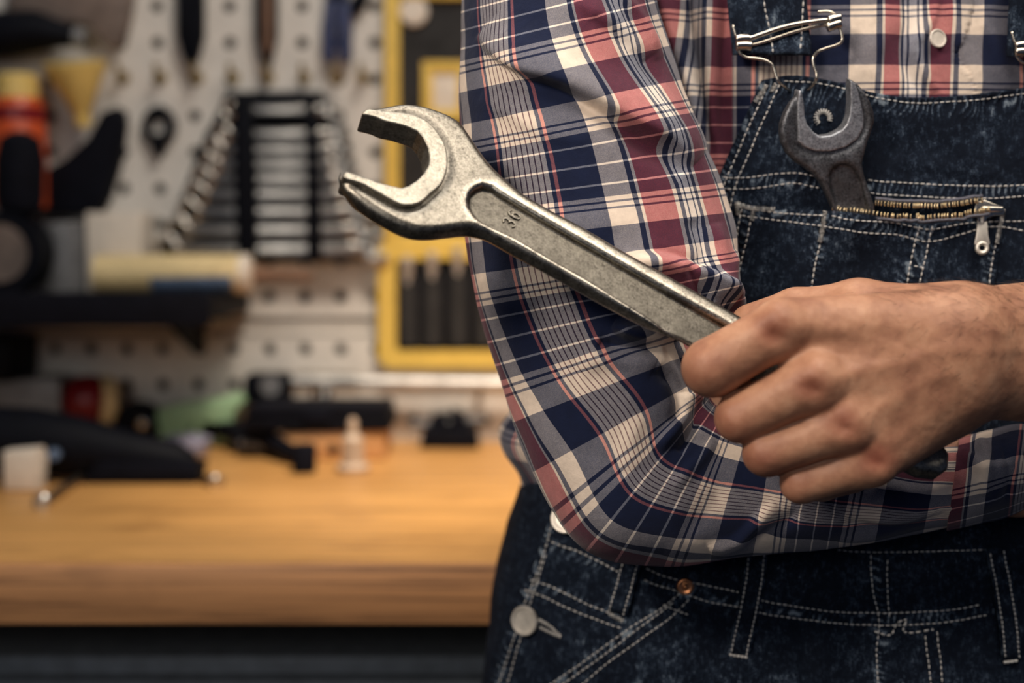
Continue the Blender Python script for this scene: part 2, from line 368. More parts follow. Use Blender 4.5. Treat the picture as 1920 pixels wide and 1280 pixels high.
def hand_sdf(p):
    mm = .001; k = 9*mm
    W1, W2 = H3(1880, 622, .672), H3(1880, 712, .675)
    palm = smin(cap(p, H3(1800, 628, .668), H3(2320, 610, .735), 21*mm, 33*mm), cap(p, H3(1800, 705, .671), H3(2320, 700, .740), 19*mm, 31*mm), 16*mm)
    mets = [((1800, 612), (1475, 612), .667, .6520, 17, 12.5), ((1800, 655), (1535, 718), .664, .6500, 15, 11.5), ((1800, 700), (1588, 795), .666, .6520, 14.5, 11), ((1790, 742), (1636, 862), .670, .6565, 14, 10.5)]
    for a, b, da, db, ra, rb in mets: palm = smin(palm, cap(p, H3(*a, da), H3(*b, db), ra*mm, rb*mm), 12*mm)
    palm = smin(palm, cap(p, H3(1760, 640, .682), H3(1560, 700, .676), 17*mm, 13*mm), 12*mm)   # palm flesh
    palm = smin(palm, cap(p, H3(1760, 770, .680), H3(1670, 835, .672), 14*mm, 11*mm), 12*mm)   # heel of the hand
    th = cap(p, H3(1790, 600, .676), H3(1610, 578, .686), 15*mm, 13*mm)
    th = smin(th, cap(p, H3(1610, 578, .686), H3(1492, 585, .698), 12.5*mm, 11.0*mm), 6*mm)
    th = smin(th, cap(p, H3(1492, 585, .698), H3(1408, 606, .706), 11*mm, 9.2*mm), 3*mm)
    out = smin(palm, th, 9*mm)
    res = out
    for mcp, pip, dip, tip, r in FING:
        f = cap(p, H3(*mcp), H3(*pip), r[0]*mm, r[1]*mm)
        f = smin(f, cap(p, H3(*pip), H3(*dip), (r[1]-1.2)*mm, r[2]*mm), 3*mm); f = smin(f, cap(p, H3(*dip), H3(*tip), r[2]*mm, r[3]*mm), 3*mm)
        res = smin(res, smin(out, f, 8*mm), 1.2*mm)
    return res
hs = .0009
lo = np.array([.072, -.085, 1.005]); hi = np.array([.285, .045, 1.145])
G = grid(lo, hi, hs); f = hand_sdf(G); hv, hq = surfnet(f, lo, hs); del G, f
hv = relax(hv, hq, 3, .45)
# knuckles, tendons and veins
nx_, ny_, nd_ = proj(hv); hn = vnormals(hv, hq); face = np.clip(hn@NC, 0, 1)
gau = lambda x, y, sx, sy=None, ang=0: np.exp(-((((nx_-x)*math.cos(ang)+(ny_-y)*math.sin(ang))/sx)**2+((-(nx_-x)*math.sin(ang)+(ny_-y)*math.cos(ang))/(sy or sx))**2))
disp = np.zeros(len(hv)); redness = np.zeros(len(hv))
for (x, y, s, kb) in ((1448, 600, 30, 1.3), (1518, 700, 30, 1.5), (1578, 772, 27, 1.4), (1640, 835, 30, 1.6)):
    disp += kb*.001*gau(x+8, y-14, s, s*.8, .5); disp -= 1.9*.001*gau(x+4, y+32, 26, 17, .5)
    redness += 1.0*gau(x+4, y+22, 36, 30, .5)
for a, b, hgt in (((1475, 612), (1830, 615), .55), ((1545, 715), (1830, 650), .8), ((1600, 790), (1830, 685), .7), ((1650, 850), (1820, 720), .5)):
    d_, s_, run_, tot_ = polydist(nx_, ny_, [a, b]); disp += hgt*.001*np.exp(-(d_/15)**2)*np.clip(1-run_/tot_, 0, 1)*np.clip(run_/40, 0, 1)
for pts in ([(1600, 690), (1690, 680), (1760, 655), (1850, 660), (1960, 650)], [(1650, 760), (1720, 720), (1790, 700)], [(1560, 620), (1650, 640), (1720, 680)]):
    d_, s_, run_, tot_ = polydist(nx_, ny_, smooth_line(pts, 14)); disp += .30*.001*np.exp(-(d_/11)**2)
disp -= 1.2e-3*gau(1500, 660, 20, 40, -.6)+1.0e-3*gau(1570, 745, 18, 34, -.6)+.8e-3*gau(1625, 812, 16, 28, -.6)
for (mcp, pip, dip, tip, r) in FING: redness += .55*gau(pip[0]-26, pip[1]+8, 46, 40)
disp += .00022*vnoise(hv*170, 3)+.00010*vnoise(hv*420, 4)
hv = hv+hn*(disp*face)[:, None]
def body_sdf(p):
    sh = lambda x, y, z: np.array([x, y, z])
    t = cap(p, (XC-.07, YC+.03, 1.26), (XC+.07, YC+.03, 1.26), .075, .075)
    t = smin(t, cap(p, (XC-.05, YC, .90), (XC+.05, YC, .90), .095, .095), .05); t = smin(t, cap(p, (XC, YC+.01, .92), (XC, YC+.03, 1.28), .085, .08), .05)
    for s, el, wr in ((-1, P(1140, 800, .775), P(1900, 896, .764)), (1, P(2330, 655, .745), P(2250, 655, .735))):
        sh_ = np.array([XC+s*.165, YC+.01, 1.36]); t = smin(t, cap(p, sh_, el, .046, .036), .03); t = smin(t, cap(p, el, wr, .034, .020), .02)
    t = smin(t, cap(p, P(1900, 896, .764), P(2060, 880, .772), .020, .026), .015)
    for k in range(4): t = smin(t, cap(p, P(2060, 830+k*26, .766), P(2230, 815+k*24, .79), .010, .008), .004)
    t = smin(t, cap(p, P(2050, 860, .752), P(2130, 815, .755), .012, .009), .008)
    t = smin(t, cap(p, (XC, YC+.01, 1.40), (XC, YC-.005, 1.53), .062, .056), .03)          # neck
    t = smin(t, cap(p, (XC, YC+.01, 1.66), (XC, YC-.015, 1.62), .098, .085), .03); t = smin(t, cap(p, (XC, YC-.055, 1.545), (XC, YC-.04, 1.58), .035, .05), .03)
    t = smin(t, cap(p, (XC, YC-.100, 1.645), (XC, YC-.122, 1.600), .009, .014), .012)          # nose
    for s in (-1, 1):
        t = smin(t, cap(p, (XC+s*.10, YC+.005, 1.64), (XC+s*.104, YC+.01, 1.60), .014, .010), .006)
        t = smax(t, -cap(p, (XC+s*.034, YC-.118, 1.648), (XC+s*.040, YC-.118, 1.648), .014, .014), .012); t = smin(t, cap(p, (XC+s*.034, YC-.086, 1.647), (XC+s*.037, YC-.086, 1.647), .013, .013), .004)
    t = smin(t, cap(p, (XC-.02, YC-.096, 1.562), (XC+.02, YC-.096, 1.562), .009, .009), .006)    # lips
    for s in (-1, 1): t = smin(t, cap(p, (XC+s*.10, YC, .88), (XC+s*.11, YC+.01, .12), .085, .045), .03)
    return t
lo2 = np.array([-.12, -.10, .05]); G = grid(lo2, (.62, .40, 1.80), .009); f = body_sdf(G); bv, bq = surfnet(f, lo2, .009); del G, f
bv = relax(bv, bq, 3, .45)
skin = NT('skin'); o_ = skin.obj()
n1 = skin.noise(60, 5, .6); n2 = skin.noise(420, 4, .7); vo = skin.n('TexVoronoi'); vo.inputs['Scale'].default_value = 900
c_ = skin.ramp(n1, [(.30, srgb(146, 101, 80)), (.52, srgb(172, 125, 98)), (.72, srgb(193, 147, 118))])
c_ = skin.mix(skin.math('MULTIPLY', skin.attr('redness'), .62, clamp=True), c_, srgb(128, 60, 46))
c_ = skin.mix(skin.math('MULTIPLY', skin.math('SUBTRACT', n2, .55, clamp=True), .9), c_, srgb(150, 86, 66))
b_ = skin.bump(vo.outputs['Distance'], .16, .0003); b_ = skin.bump(n2, .16, .0004, b_)
M['skin'] = skin.out(Base_Color=c_, Roughness=.52, Normal=b_, Subsurface_Weight=.05, Subsurface_Scale=.004, Specular_IOR_Level=.35)
PV, PF = join((bv, bq), (hv, hq))
person = mesh_obj('person', PV, PF, M['skin'], attrs={'redness': np.r_[np.zeros(len(bv)), redness]})
tag(person, 'person in plaid shirt and denim overalls with crossed arms holding a large wrench', 'person')

mesh_obj('hair', *lathe([(.106, -.02), (.112, .02), (.108, .055), (.085, .09), (.045, .110), (0, .114)], (XC, YC+.022, 1.655), (0, .28, 1), 32), plain('dark_brown_hair', (.02, .013, .009, 1), .6, 0, .2, 300), person)
# forearm hair
def hair():
    gs = []; cand = np.where((hn@NC > -.15) & (nx_ > 1560) & (nx_ < 2100) & (ny_ < 790) & (disp < 1))[0]
    pr = (sstep(1560, 1880, nx_[cand])*(.30+.70*np.exp(-((ny_[cand]-590)/70)**2)+.8*np.exp(-((ny_[cand]-548)/22)**2)))
    sel = RNG.choice(cand, 620, replace=False, p=pr/pr.sum())
    for i in sel:
        d = (-RT*RNG.uniform(.5, 1.0)+UP*RNG.uniform(-.75, .55)); d = d-hn[i]*(d@hn[i]); d /= np.linalg.norm(d); L = RNG.uniform(.004, .0095)
        side = np.cross(d, hn[i])*RNG.uniform(-.35, .35)
        t = np.linspace(0, 1, 5)[:, None]; pts = hv[i]+d*L*t+side*L*t*t+hn[i]*L*(.30*t-.12*t*t)
        gs.append(tube(pts, np.linspace(.000055, .00002, 5), 3, cap=False))
    return join(*gs)
hg = hair(); ho = mesh_obj('arm_hair', *hg, plain('dark_hair', (.035, .022, .016, 1), .5, 0, .05), person); ho['kind'] = 'stuff'

# ------------------------------------------------------------------ shirt
SLEEVE = [  # left px,py  right px,py  depth centre  depth half  v  twist(deg)
    ((905, -330), (1290, -470), .815, .060, -370, -15), ((872, -150), (1225, -250), .790, .060, -175, -15), ((868, 55), (1222, -35), .768, .060, 30, -14),
    ((862, 295), (1296, 215), .762, .060, 257, 0), ((872, 440), (1362, 385), .760, .060, 405, 0), ((893, 560), (1381, 480), .758, .060, 520, 0),
    ((940, 715), (1384, 580), .755, .057, 645, 5), ((1003, 885), (1350, 690), .752, .053, 757, 24, .25), ((1105, 1033), (1330, 745), .750, .048, 835, 28, .6),
    ((1235, 1058), (1365, 775), .748, .043, 915, 27, .85), ((1400, 1037), (1445, 800), .748, .040, 1025, 22, .85), ((1600, 1020), (1640, 832), .752, .038, 1225, 10, .6),
    ((1765, 988), (1795, 842), .755, .037, 1335, -6), ((1912, 948), (1928, 832), .757, .036, 1440, -10)]
def tube_sheet(st, ns, nt, folds_list, nz=.0005, seed=1, grow=0.0, front_bias=True, u0=0.0, vflip=False):
    K = np.array([([*s[0], *s[1], *s[2:]]+[0.])[:9] for s in st], float); cl = (K[:, :2]+K[:, 2:4])/2
    s = np.r_[0, np.cumsum(np.linalg.norm(np.diff(cl, axis=0), axis=1))]; q = herm(s, K, np.linspace(0, s[-1], ns))
    A = P(q[:, 0], q[:, 1], q[:, 4]); B = P(q[:, 2], q[:, 3], q[:, 4]); C = (A+B)/2; e = (B-A)/2; el = np.linalg.norm(e, axis=1)[:, None]; e = e/el
    vd = C-CAM; vd /= np.linalg.norm(vd, axis=1)[:, None]; nn = -vd; nn = nn-e*(nn*e).sum(1)[:, None]; nn /= np.linalg.norm(nn, axis=1)[:, None]
    ps = np.linspace(-math.pi, math.pi, nt, endpoint=False)
    if front_bias: ps = ps-.42*np.sin(ps)*1.0
    X = np.sin(ps); Z = np.cos(ps); sg = lambda v, p: np.sign(v)*np.abs(v)**p
    X, Z = X, sg(Z, .92)
    V = C[:, None]+e[:, None]*(X[None, :, None]*(el[:, None]+grow))+nn[:, None]*(Z[None, :, None]*(q[:, 5][:, None, None]+grow))
    N = e[:, None]*(X[None, :, None]/el[:, None])+nn[:, None]*(Z[None, :, None]/q[:, 5][:, None, None]); N /= np.linalg.norm(N, axis=-1, keepdims=True)
    px, py, D = proj(V); fr = np.clip((N@NC)*2.5+.35, 0, 1)
    # long soft wrinkles plus the named folds
    w = .0016*vnoise(V*np.array([16., 16, 26]), seed)+nz*vnoise(V*70, seed+1)+.0006*vnoise(V*34, seed+2)
    hgt = w+folds(px, py, folds_list)*fr if folds_list else w
    V = V+N*hgt[..., None]
    pd = np.degrees(ps)[None, :]; u = pd-q[:, 7][:, None]+29; u = np.where(np.abs(ps)[None] < 2.3, .12*np.sign(u)*np.maximum(np.abs(u)-12, 0), 0); u = (u+pd-q[:, 7][:, None]+q[:, 8][:, None]*np.maximum(0, -45-pd)*(pd > -130)+q[:, 8][:, None]*85*(pd <= -130))/153.+.19+u0; v = np.repeat((q[:, 6]/278.-.616)[:, None], nt, 1)   # phase so the navy block falls at v=448
    return V, np.stack([u, v], -1), q
SF = [
    ([(905, 60), (965, 112), (1040, 140), (1105, 178), (1180, 222), (1250, 262), (1300, 305)], 50, 13, 8.5), ([(960, 150), (1060, 172), (1180, 250), (1280, 330)], 13, 24, -4.5),
    ([(1080, 0), (1150, 50), (1215, 110)], 26, 14, 3.4), ([(1110, 30), (1190, 95), (1240, 160)], 12, 14, -2.0), ([(1140, -30), (1200, 40), (1236, 110)], 12, 10, 3.0),
    ([(905, 180), (960, 210), (1030, 250), (1110, 262)], 22, 18, 1.6), ([(900, 370), (1000, 420), (1100, 425), (1200, 400)], 30, 26, 1.6),
    ([(1340, 420), (1352, 470), (1350, 520), (1330, 560)], 15, 15, 3.0), ([(1300, 410), (1318, 460), (1322, 500)], 14, 16, -2.2), ([(1376, 470), (1368, 520), (1372, 560)], 10, 10, 2.5),
    ([(1170, 485), (1240, 492), (1300, 515), (1352, 548), (1390, 580)], 18, 26, 9.0), ([(1180, 470), (1240, 476), (1300, 492), (1345, 515)], 10, 8, -3.2), ([(1270, 500), (1300, 535), (1325, 570)], 8, 8, -3.0), ([(1300, 500), (1340, 540), (1365, 575)], 9, 9, 3.6),
    ([(1060, 520), (1130, 560), (1215, 580), (1270, 600)], 22, 14, 3.0), ([(1150, 610), (1200, 630), (1232, 632), (1270, 625)], 15, 8, 9.0), ([(1120, 640), (1180, 655), (1240, 650)], 14, 18, -5.5),
    ([(1085, 690), (1130, 672), (1180, 668), (1225, 690)], 20, 20, 3.2), ([(1230, 690), (1262, 720), (1275, 760), (1262, 800)], 15, 13, -4.5), ([(1290, 735), (1285, 770), (1262, 812), (1232, 842)], 12, 14, 5.0),
    ([(1310, 745), (1300, 800), (1270, 850)], 9, 9, -3.4), ([(1340, 830), (1300, 875), (1260, 915)], 12, 12, 2.2), ([(1200, 780), (1180, 840), (1185, 880)], 18, 18, 1.5), ([(1240, 640), (1280, 690), (1300, 740)], 12, 12, -4.0),
    ([(1455, 945), (1420, 975), (1390, 1005), (1330, 1025)], 16, 10, 4.2), ([(1500, 955), (1450, 990), (1400, 1018)], 12, 14, -3.0), ([(1360, 905), (1330, 950), (1270, 1000)], 22, 22, -1.6),
    ([(1560, 940), (1600, 960), (1680, 968), (1760, 955)], 20, 12, 2.2), ([(1590, 975), (1680, 990), (1780, 962)], 10, 12, -2.4), ([(1640, 905), (1720, 925), (1800, 905)], 16, 14, 2.2), ([(1000, 760), (1060, 900), (1150, 1000), (1240, 1035)], 34, 34, 1.2),
    ([(1570, 1010), (1660, 1000), (1760, 978)], 8, 8, 1.6)]
sv, suv, sq = tube_sheet(SLEEVE, 560, 330, SF)
shV = sv.reshape(-1, 3); shF = grid_faces(560, 330); i0 = np.arange(559)*330
shF = np.concatenate([shF, np.stack([i0+329, i0, i0+330, i0+659], -1)]) if False else shF
# close the tube: repeat the first column so the cloth coordinates stay continuous
svc = np.concatenate([sv, sv[:, :1]], 1); uvc = np.concatenate([suv, suv[:, :1]+np.array([360/153., 0])], 1)
sleeveV = svc.reshape(-1, 3); sleeveF = grid_faces(560, 331)[:, ::-1]; sleeveUV = uvc.reshape(-1, 2)
# trunk of the shirt
def shirt_trunk():
    z = np.r_[np.linspace(zof(960., .9), zof(320., .8), 70), np.linspace(zof(318., .8), zof(-190., .78), 190)[0:], np.linspace(zof(-195., .78), 1.455, 24)]
    ps = np.linspace(0, 1, 560); ps = -math.pi+2*math.pi*ps; ps = ps-.45*np.sin(ps)     # denser at the front
    a, b = torso_ab(z); bl = .030*np.exp(-((z-zof(815., .9))/.022)**2); a = a+bl*.8-.004; b = b-.004
    X = np.sin(ps); Yv = -np.cos(ps); sg = lambda v: np.sign(v)*np.abs(v)**(2/PW)
    V = np.stack([XC+sg(X)[None]*a[:, None], YC+sg(Yv)[None]*b[:, None], np.repeat(z[:, None], len(ps), 1)], -1)
    px, py, D = proj(V); N = torso_n(V); fr = np.clip(N@NC*2, 0, 1)
    TF = [([(1236, -40), (1262, 60), (1300, 180), (1338, 330)], 16, 12, 7), ([(1285, -40), (1296, 60), (1322, 200), (1342, 320)], 9, 12, -5), ([(1330, -60), (1330, 90), (1342, 240), (1350, 330)], 15, 13, 5.5), ([(1362, 0), (1352, 150), (1350, 300)], 10, 10, -3),
          ([(1758, -30), (1742, 40), (1716, 85), (1726, 130), (1752, 175)], 9, 15, 2.6), ([(1690, -40), (1700, 40), (1690, 90), (1712, 170)], 12, 12, -2.6), ([(1775, -20), (1790, 60), (1815, 120), (1840, 180)], 16, 12, 2.2), ([(1650, -20), (1655, 60), (1640, 120), (1650, 175)], 14, 14, 1.6), ([(1870, -30), (1850, 50), (1880, 120), (1890, 170)], 16, 16, 1.6), ([(1560, 40), (1610, 90), (1600, 160)], 18, 18, 1.4)]
    hgt = .0016*vnoise(V*np.array([40., 40, 14]), 5)+.0005*vnoise(V*90, 6)+folds(px, py, TF)*fr
    # placket overlap: left front lies on top
    d_, s_, _, _ = polydist(px, py, smooth_line([(1752, -120), (1742, 40), (1714, 92), (1728, 135), (1757, 185), (1757, 400)], 20)); hgt += .0016*sstep(-3, 3, d_*s_*-1)*fr*(d_ < 70)
    V = V+N*hgt[..., None]
    u = np.repeat(((np.sign(ps)*np.cumsum(np.r_[0, np.linalg.norm(np.diff(V[200], axis=0), axis=1)]))*0)[None], len(z), 0)
    arc = np.r_[0, np.cumsum(np.linalg.norm(np.diff(V[200, :, :2], axis=0), axis=1))]; arc -= arc[len(ps)//2]
    u = np.repeat((.5+(arc*3405+1680-1746)/574.)[None], len(z), 0)
    u = u-.214*sstep(1390, 1368, px)*(fr > 0)+.075*sstep(1652, 1700, px)+.047*sstep(1741, 1747, px); v = (py-93)/278.; v = np.repeat(v[:, len(ps)//2:len(ps)//2+1], len(ps), 1)
    return V.reshape(-1, 3), grid_faces(len(z), len(ps)), np.stack([u, v], -1).reshape(-1, 2)
tv, tf, tuv = shirt_trunk()
# the other sleeve, rolled above the elbow (outside the frame)
def far_sleeve():
    pts = smooth_line([(XC+.150, YC+.01, 1.385), (XC+.19, YC+.005, 1.30), (XC+.235, YC-.03, 1.20), (XC+.25, YC-.07, 1.145)], 40); v, f = tube(pts, np.linspace(.068, .056, 40), 40, cap=False); n = len(v)
    a = np.tile(np.linspace(0, 1, 40, endpoint=False), 40); b = np.repeat(np.linspace(0, 1, 40), 40); return v, f, np.stack([a*2.0, b*3], -1)
fv, ff, fuv = far_sleeve()
SV, SFc = join((tv, tf), (sleeveV, sleeveF), (fv, ff))
shirt = mesh_obj('shirt', SV, SFc, M['plaid'], person, uv=np.concatenate([tuv, sleeveUV, fuv]))
shirt['label'] = 'navy, cream and red plaid cotton shirt'
sm = shirt.modifiers.new('cloth thickness', 'SOLIDIFY'); sm.thickness = .0008; sm.offset = -1
# rolled cuff at the wrist of the lower arm
CUFF = [((1775, 990), (1800, 822), .757, .041, 0, 0), ((1840, 975), (1862, 806), .757, .043, 60, 0), ((1905, 958), (1926, 796), .758, .042, 120, 0), ((1922, 950), (1936, 800), .758, .040, 135, 0)]
cv, cuv, _ = tube_sheet(CUFF, 70, 160, [([(1800, 850), (1850, 880), (1900, 870)], 10, 12, 2.5), ([(1830, 820), (1850, 860), (1845, 930)], 10, 10, 2), ([(1880, 830), (1890, 890), (1880, 950)], 9, 9, -2)], nz=.0008, seed=21, u0=.41)
cvc = np.concatenate([cv, cv[:, :1]], 1); cuc = np.concatenate([cuv, cuv[:, :1]+np.array([360/153., 0])], 1)
cuff = mesh_obj('cuff', cvc.reshape(-1, 3), grid_faces(70, 161)[:, ::-1], M['plaid'], shirt, uv=cuc.reshape(-1, 2)[:, ::-1]*np.array([.8, .8])+np.array([.1, .3]))
cm = cuff.modifiers.new('cloth thickness', 'SOLIDIFY'); cm.thickness = .001; cm.offset = -1
shirt_bvh = BVHTree.FromPolygons(SV.tolist(), SFc)
def hit(bvh, px, py):
    d = Vector(ray(px, py)); l, n, i, dist = bvh.ray_cast(Vector(CAM), d.normalized())
    return (np.array(l), np.array(n)) if l is not None else (None, None)
def disc_button(name, px, py, bvh, r, mat, parent, holes=0, tilt=None, rim=True, lift=.0012):
    p, n = hit(bvh, px, py); n = n if n@NC > 0 else -n
    if tilt is not None: n = n+RT*tilt[0]+UP*tilt[1]; n /= np.linalg.norm(n)
    h = r*.32; prof = [(r*.5, 0), (r*.9, 0), (r, h*.35), (r, h*.7), (r*.93, h), (r*.80, h*.98), (r*.72, h*.72), (r*.35, h*.70), (0, h*.72)] if rim else [(r*.5, 0), (r, h*.2), (r, h*.6), (r*.85, h*.95), (0, h)]
    g = [lathe(prof, p+n*(lift-.0012), n, 32)]
    x, y, z = basis(n)
    for k in range(holes):
        a = math.pi/4+k*math.pi/2; g.append(lathe([(r*.12, 0), (r*.12, h*.05), (r*.05, h*.05)], p+n*(lift-.0012+h*.71)+(x*math.cos(a)+y*math.sin(a))*r*.25, n, 8))
    return mesh_obj(name, *join(*g), mat, parent, smooth=.6)
disc_button('button', 1750, 76, shirt_bvh, .0052, M['button'], shirt, 4, (.35, .15), lift=.0045)
# ------------------------------------------------------------------ overalls
LEFT = np.array([(-400, 1428), (150, 1428), (190, 1410), (265, 1377), (335, 1346), (420, 1331), (560, 1312), (760, 1205), (900, 1080), (955, 1042), (1060, 1003), (1110, 978), (1200, 947), (1280, 921), (1400, 885), (1500, 850)], float)
TOP = np.array([(1400, 152), (1428, 150), (1470, 142), (1520, 144), (1560, 152), (1640, 173), (1700, 182), (1800, 180), (1920, 165), (1980, 152), (2300, 150)], float)
leftpx = lambda py: np.interp(py, LEFT[:, 0], LEFT[:, 1])
SEAMS = [  # seam centre lines that pucker the denim: polyline, half width px, height mm
    ([(1428, 165), (1395, 240), (1362, 330), (1346, 420), (1330, 540)], 16, .55), ([(1340, 340), (1440, 337), (1530, 348), (1640, 352), (1780, 356), (1960, 354)], 14, .6), ([(1430, 165), (1560, 172), (1700, 200), (1800, 200), (1960, 175)], 22, .65),
    ([(1000, 1095), (1080, 1120), (1165, 1160)], 12, .6), ([(1215, 1090), (1300, 1112), (1420, 1140), (1640, 1162), (1880, 1142)], 14, .7), ([(1290, 1115), (1190, 1180), (1100, 1240), (1030, 1290)], 14, .6),
    ([(1030, 1025), (1090, 1045), (1160, 1075)], 12, .5), ([(1640, 1040), (1650, 1120), (1648, 1280)], 12, .5), ([(1030, 990), (985, 1120), (930, 1280)], 16, .6)]
def wear_pucker(px, py, seams):
    h = np.zeros(px.shape); wr = np.zeros(px.shape)
    for pts, hw, mm in seams:
        d, s, run, tot = polydist(px, py, smooth_line(pts, 24)); env = np.exp(-(d/hw)**2)
        ph = run/14.0+1.4*vnoise(np.stack([run/30, d/40, run*0+hw], -1), 9)+s*d/40; rip = .5+.5*np.cos(2*math.pi*ph); jit = .5+.5*vnoise(np.stack([run/22, s*d/20, run*0+mm], -1), 10)
        h += mm*.001*env*(rip*1.1-.3); wr += env*(rip**3*(.25+.75*jit)*1.3-.12)
    return h, wr
def denim_sheet(px, py, off, seams, parent, name, rows, cols, extra=None, thick=.0016, amp=1.0, wear0=0.0):
    V = torso_pt(px, py, off); N = torso_n(V); h, wr = wear_pucker(px, py, seams)
    n1 = vnoise(np.stack([px/26, py/120, px*0], -1), 31); n2 = vnoise(np.stack([px/60, py/70, px*0], -1), 33); n3 = vnoise(np.stack([px/9, py/16, px*0], -1), 35)
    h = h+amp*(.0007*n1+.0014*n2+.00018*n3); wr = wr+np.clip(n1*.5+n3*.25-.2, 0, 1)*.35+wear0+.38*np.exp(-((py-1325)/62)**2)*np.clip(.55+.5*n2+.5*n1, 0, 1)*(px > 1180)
    if extra is not None: h = h+extra
    V = V+N*h[..., None]; F = grid_faces(rows, cols)
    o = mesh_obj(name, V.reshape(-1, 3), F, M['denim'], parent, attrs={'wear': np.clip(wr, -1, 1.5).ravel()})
    m = o.modifiers.new('cloth thickness', 'SOLIDIFY'); m.thickness = thick; m.offset = -1
    return o, V.reshape(-1, 3), F
# trousers and legs
def trousers():
    z = np.r_[np.linspace(zof(870., .9), .80, 90), np.linspace(.79, .62, 8)]; ps = np.linspace(-math.pi, math.pi, 200, endpoint=False)
    a, b = torso_ab(z); X = np.sin(ps); Yv = -np.cos(ps); sg = lambda v: np.sign(v)*np.abs(v)**(2/PW)
    V = np.stack([XC+sg(X)[None]*(a[:, None]+.001), YC+sg(Yv)[None]*(b[:, None]+.001), np.repeat(z[:, None], 200, 1)], -1); N = torso_n(V)
    V = V+N*(.0016*vnoise(V*np.array([30., 30, 22]), 41)+.0006*vnoise(V*110, 42))[..., None]; px, py, D = proj(V)
    g = [(V.reshape(-1, 3), grid_faces(len(z), 200).tolist()+[[i*200+199, i*200, (i+1)*200, (i+1)*200+199] for i in range(len(z)-1)])]
    for s in (-1, 1): g.append(tube(smooth_line([(XC+s*.118, YC, .68), (XC+s*.120, YC+.005, .45), (XC+s*.122, YC+.01, .06)], 30), np.linspace(.115, .085, 30), 40))
    return join(*g)
tv_, tf_ = trousers()
overalls = mesh_obj('overalls', tv_, tf_, M['denim_back'], person); overalls['label'] = 'dark navy denim overalls with pale stitching'
for s in (-1, 1):
    by = YC+.01; mesh_obj('boot', *join(tube([(XC+s*.122, by, .004), (XC+s*.122, by, .12)], [.052, .055], 24), prism([(-.05, -.20), (.05, -.20), (.056, -.10), (.05, .06), (-.05, .06), (-.056, -.10)], (XC+s*.122, by, .032), RT, (0, 1, 0), (0, 0, 1), .064, .012)), plain('boot_leather' if s < 0 else 'boot_leather', (.03, .02, .014, 1), .5), person)
# front of the overalls: bib running down into the front panel
R_, C_ = 400, 300
s_ = np.r_[np.linspace(0, 1, C_-40, endpoint=False), np.linspace(1, 2, 40)]; t_ = np.linspace(0, 1, R_)[:, None]
ptop = np.where(s_ < 1, 1428+(1945-1428)*s_, 1945+(s_-1)*60)
pytop = herm(TOP[:, 0], TOP[:, 1], ptop); PY = pytop[None]+t_*(1440-pytop[None]); Lp = leftpx(PY); Rp = np.minimum(3400-Lp, 2010+(PY-150)*.55)
PX = np.where(s_[None] < 1, Lp+(1945-Lp)*s_[None], 1945+(Rp-1945)*(s_[None]-1))
edge = np.minimum(np.minimum(PX-Lp, 60)/60, np.minimum(PY-pytop[None], 40)/40)
BW = [([(1480, 200), (1500, 280), (1530, 330)], 26, 26, 1.2), ([(1720, 195), (1700, 260), (1660, 330)], 22, 22, 1.3), ([(1760, 200), (1790, 270), (1880, 330)], 30, 24, 1.2), ([(1660, 300), (1750, 310), (1880, 330)], 18, 16, 1.1), ([(1900, 190), (1860, 250), (1800, 300)], 20, 20, .9)]
ex = folds(PX, PY, BW)+.0010*np.exp(-(np.minimum(PX-Lp, PY-pytop[None])/9)**2)
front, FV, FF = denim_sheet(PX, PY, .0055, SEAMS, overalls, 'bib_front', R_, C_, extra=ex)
# chest pocket with the zip
PT = np.array([(1378, 380), (1400, 384), (1450, 391), (1550, 395), (1600, 400), (1660, 408), (1740, 420), (1790, 414), (1840, 400), (1885, 392)], float)
pr_, pc_ = 120, 170; sx = np.linspace(0, 1, pc_); tt = np.linspace(0, 1, pr_)[:, None]
pyt = herm(PT[:, 0], PT[:, 1], 1378+sx*507); PPY = pyt[None]+tt*(740-pyt[None]); PPX = (1378-(PPY-380)*.09)+sx[None]*(507-(PPY-380)*.02)
PSE = [([(1385, 388), (1550, 410), (1740, 436), (1885, 405)], 16, .7), ([(1400, 390), (1385, 480), (1372, 560)], 12, .5), ([(1545, 400), (1530, 500), (1515, 600)], 12, .6), ([(1722, 430), (1705, 500), (1690, 600)], 16, .8), ([(1880, 400), (1858, 500), (1845, 600)], 10, .5)]
bul = .010*np.exp(-((PPX-1600)/75)**2-((PPY-400)/75)**2)
edgep = np.minimum(np.minimum(sx, 1-sx)*507, 25)/25
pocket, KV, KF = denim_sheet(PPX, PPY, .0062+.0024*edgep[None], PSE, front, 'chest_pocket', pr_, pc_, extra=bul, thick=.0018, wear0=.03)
FRONT_BVH = BVHTree.FromPolygons(np.concatenate([FV, KV]).tolist(), np.concatenate([FF, KF+len(FV)]).tolist())
BIB_BVH = BVHTree.FromPolygons(FV.tolist(), FF.tolist())
def surf_line(pts, step=3.0, lift=0.0, bvh=FRONT_BVH):
    L = np.sum(np.linalg.norm(np.diff(np.asarray(pts, float), axis=0), axis=1)); q = smooth_line(pts, max(3, int(L/step))); out = []; nn = []
    for x, y in q:
        p, n = hit(bvh, x, y)
        if p is None: continue
        n = n if n@NC > 0 else -n; out.append(p+n*lift); nn.append(n)
    return np.array(out), np.array(nn)
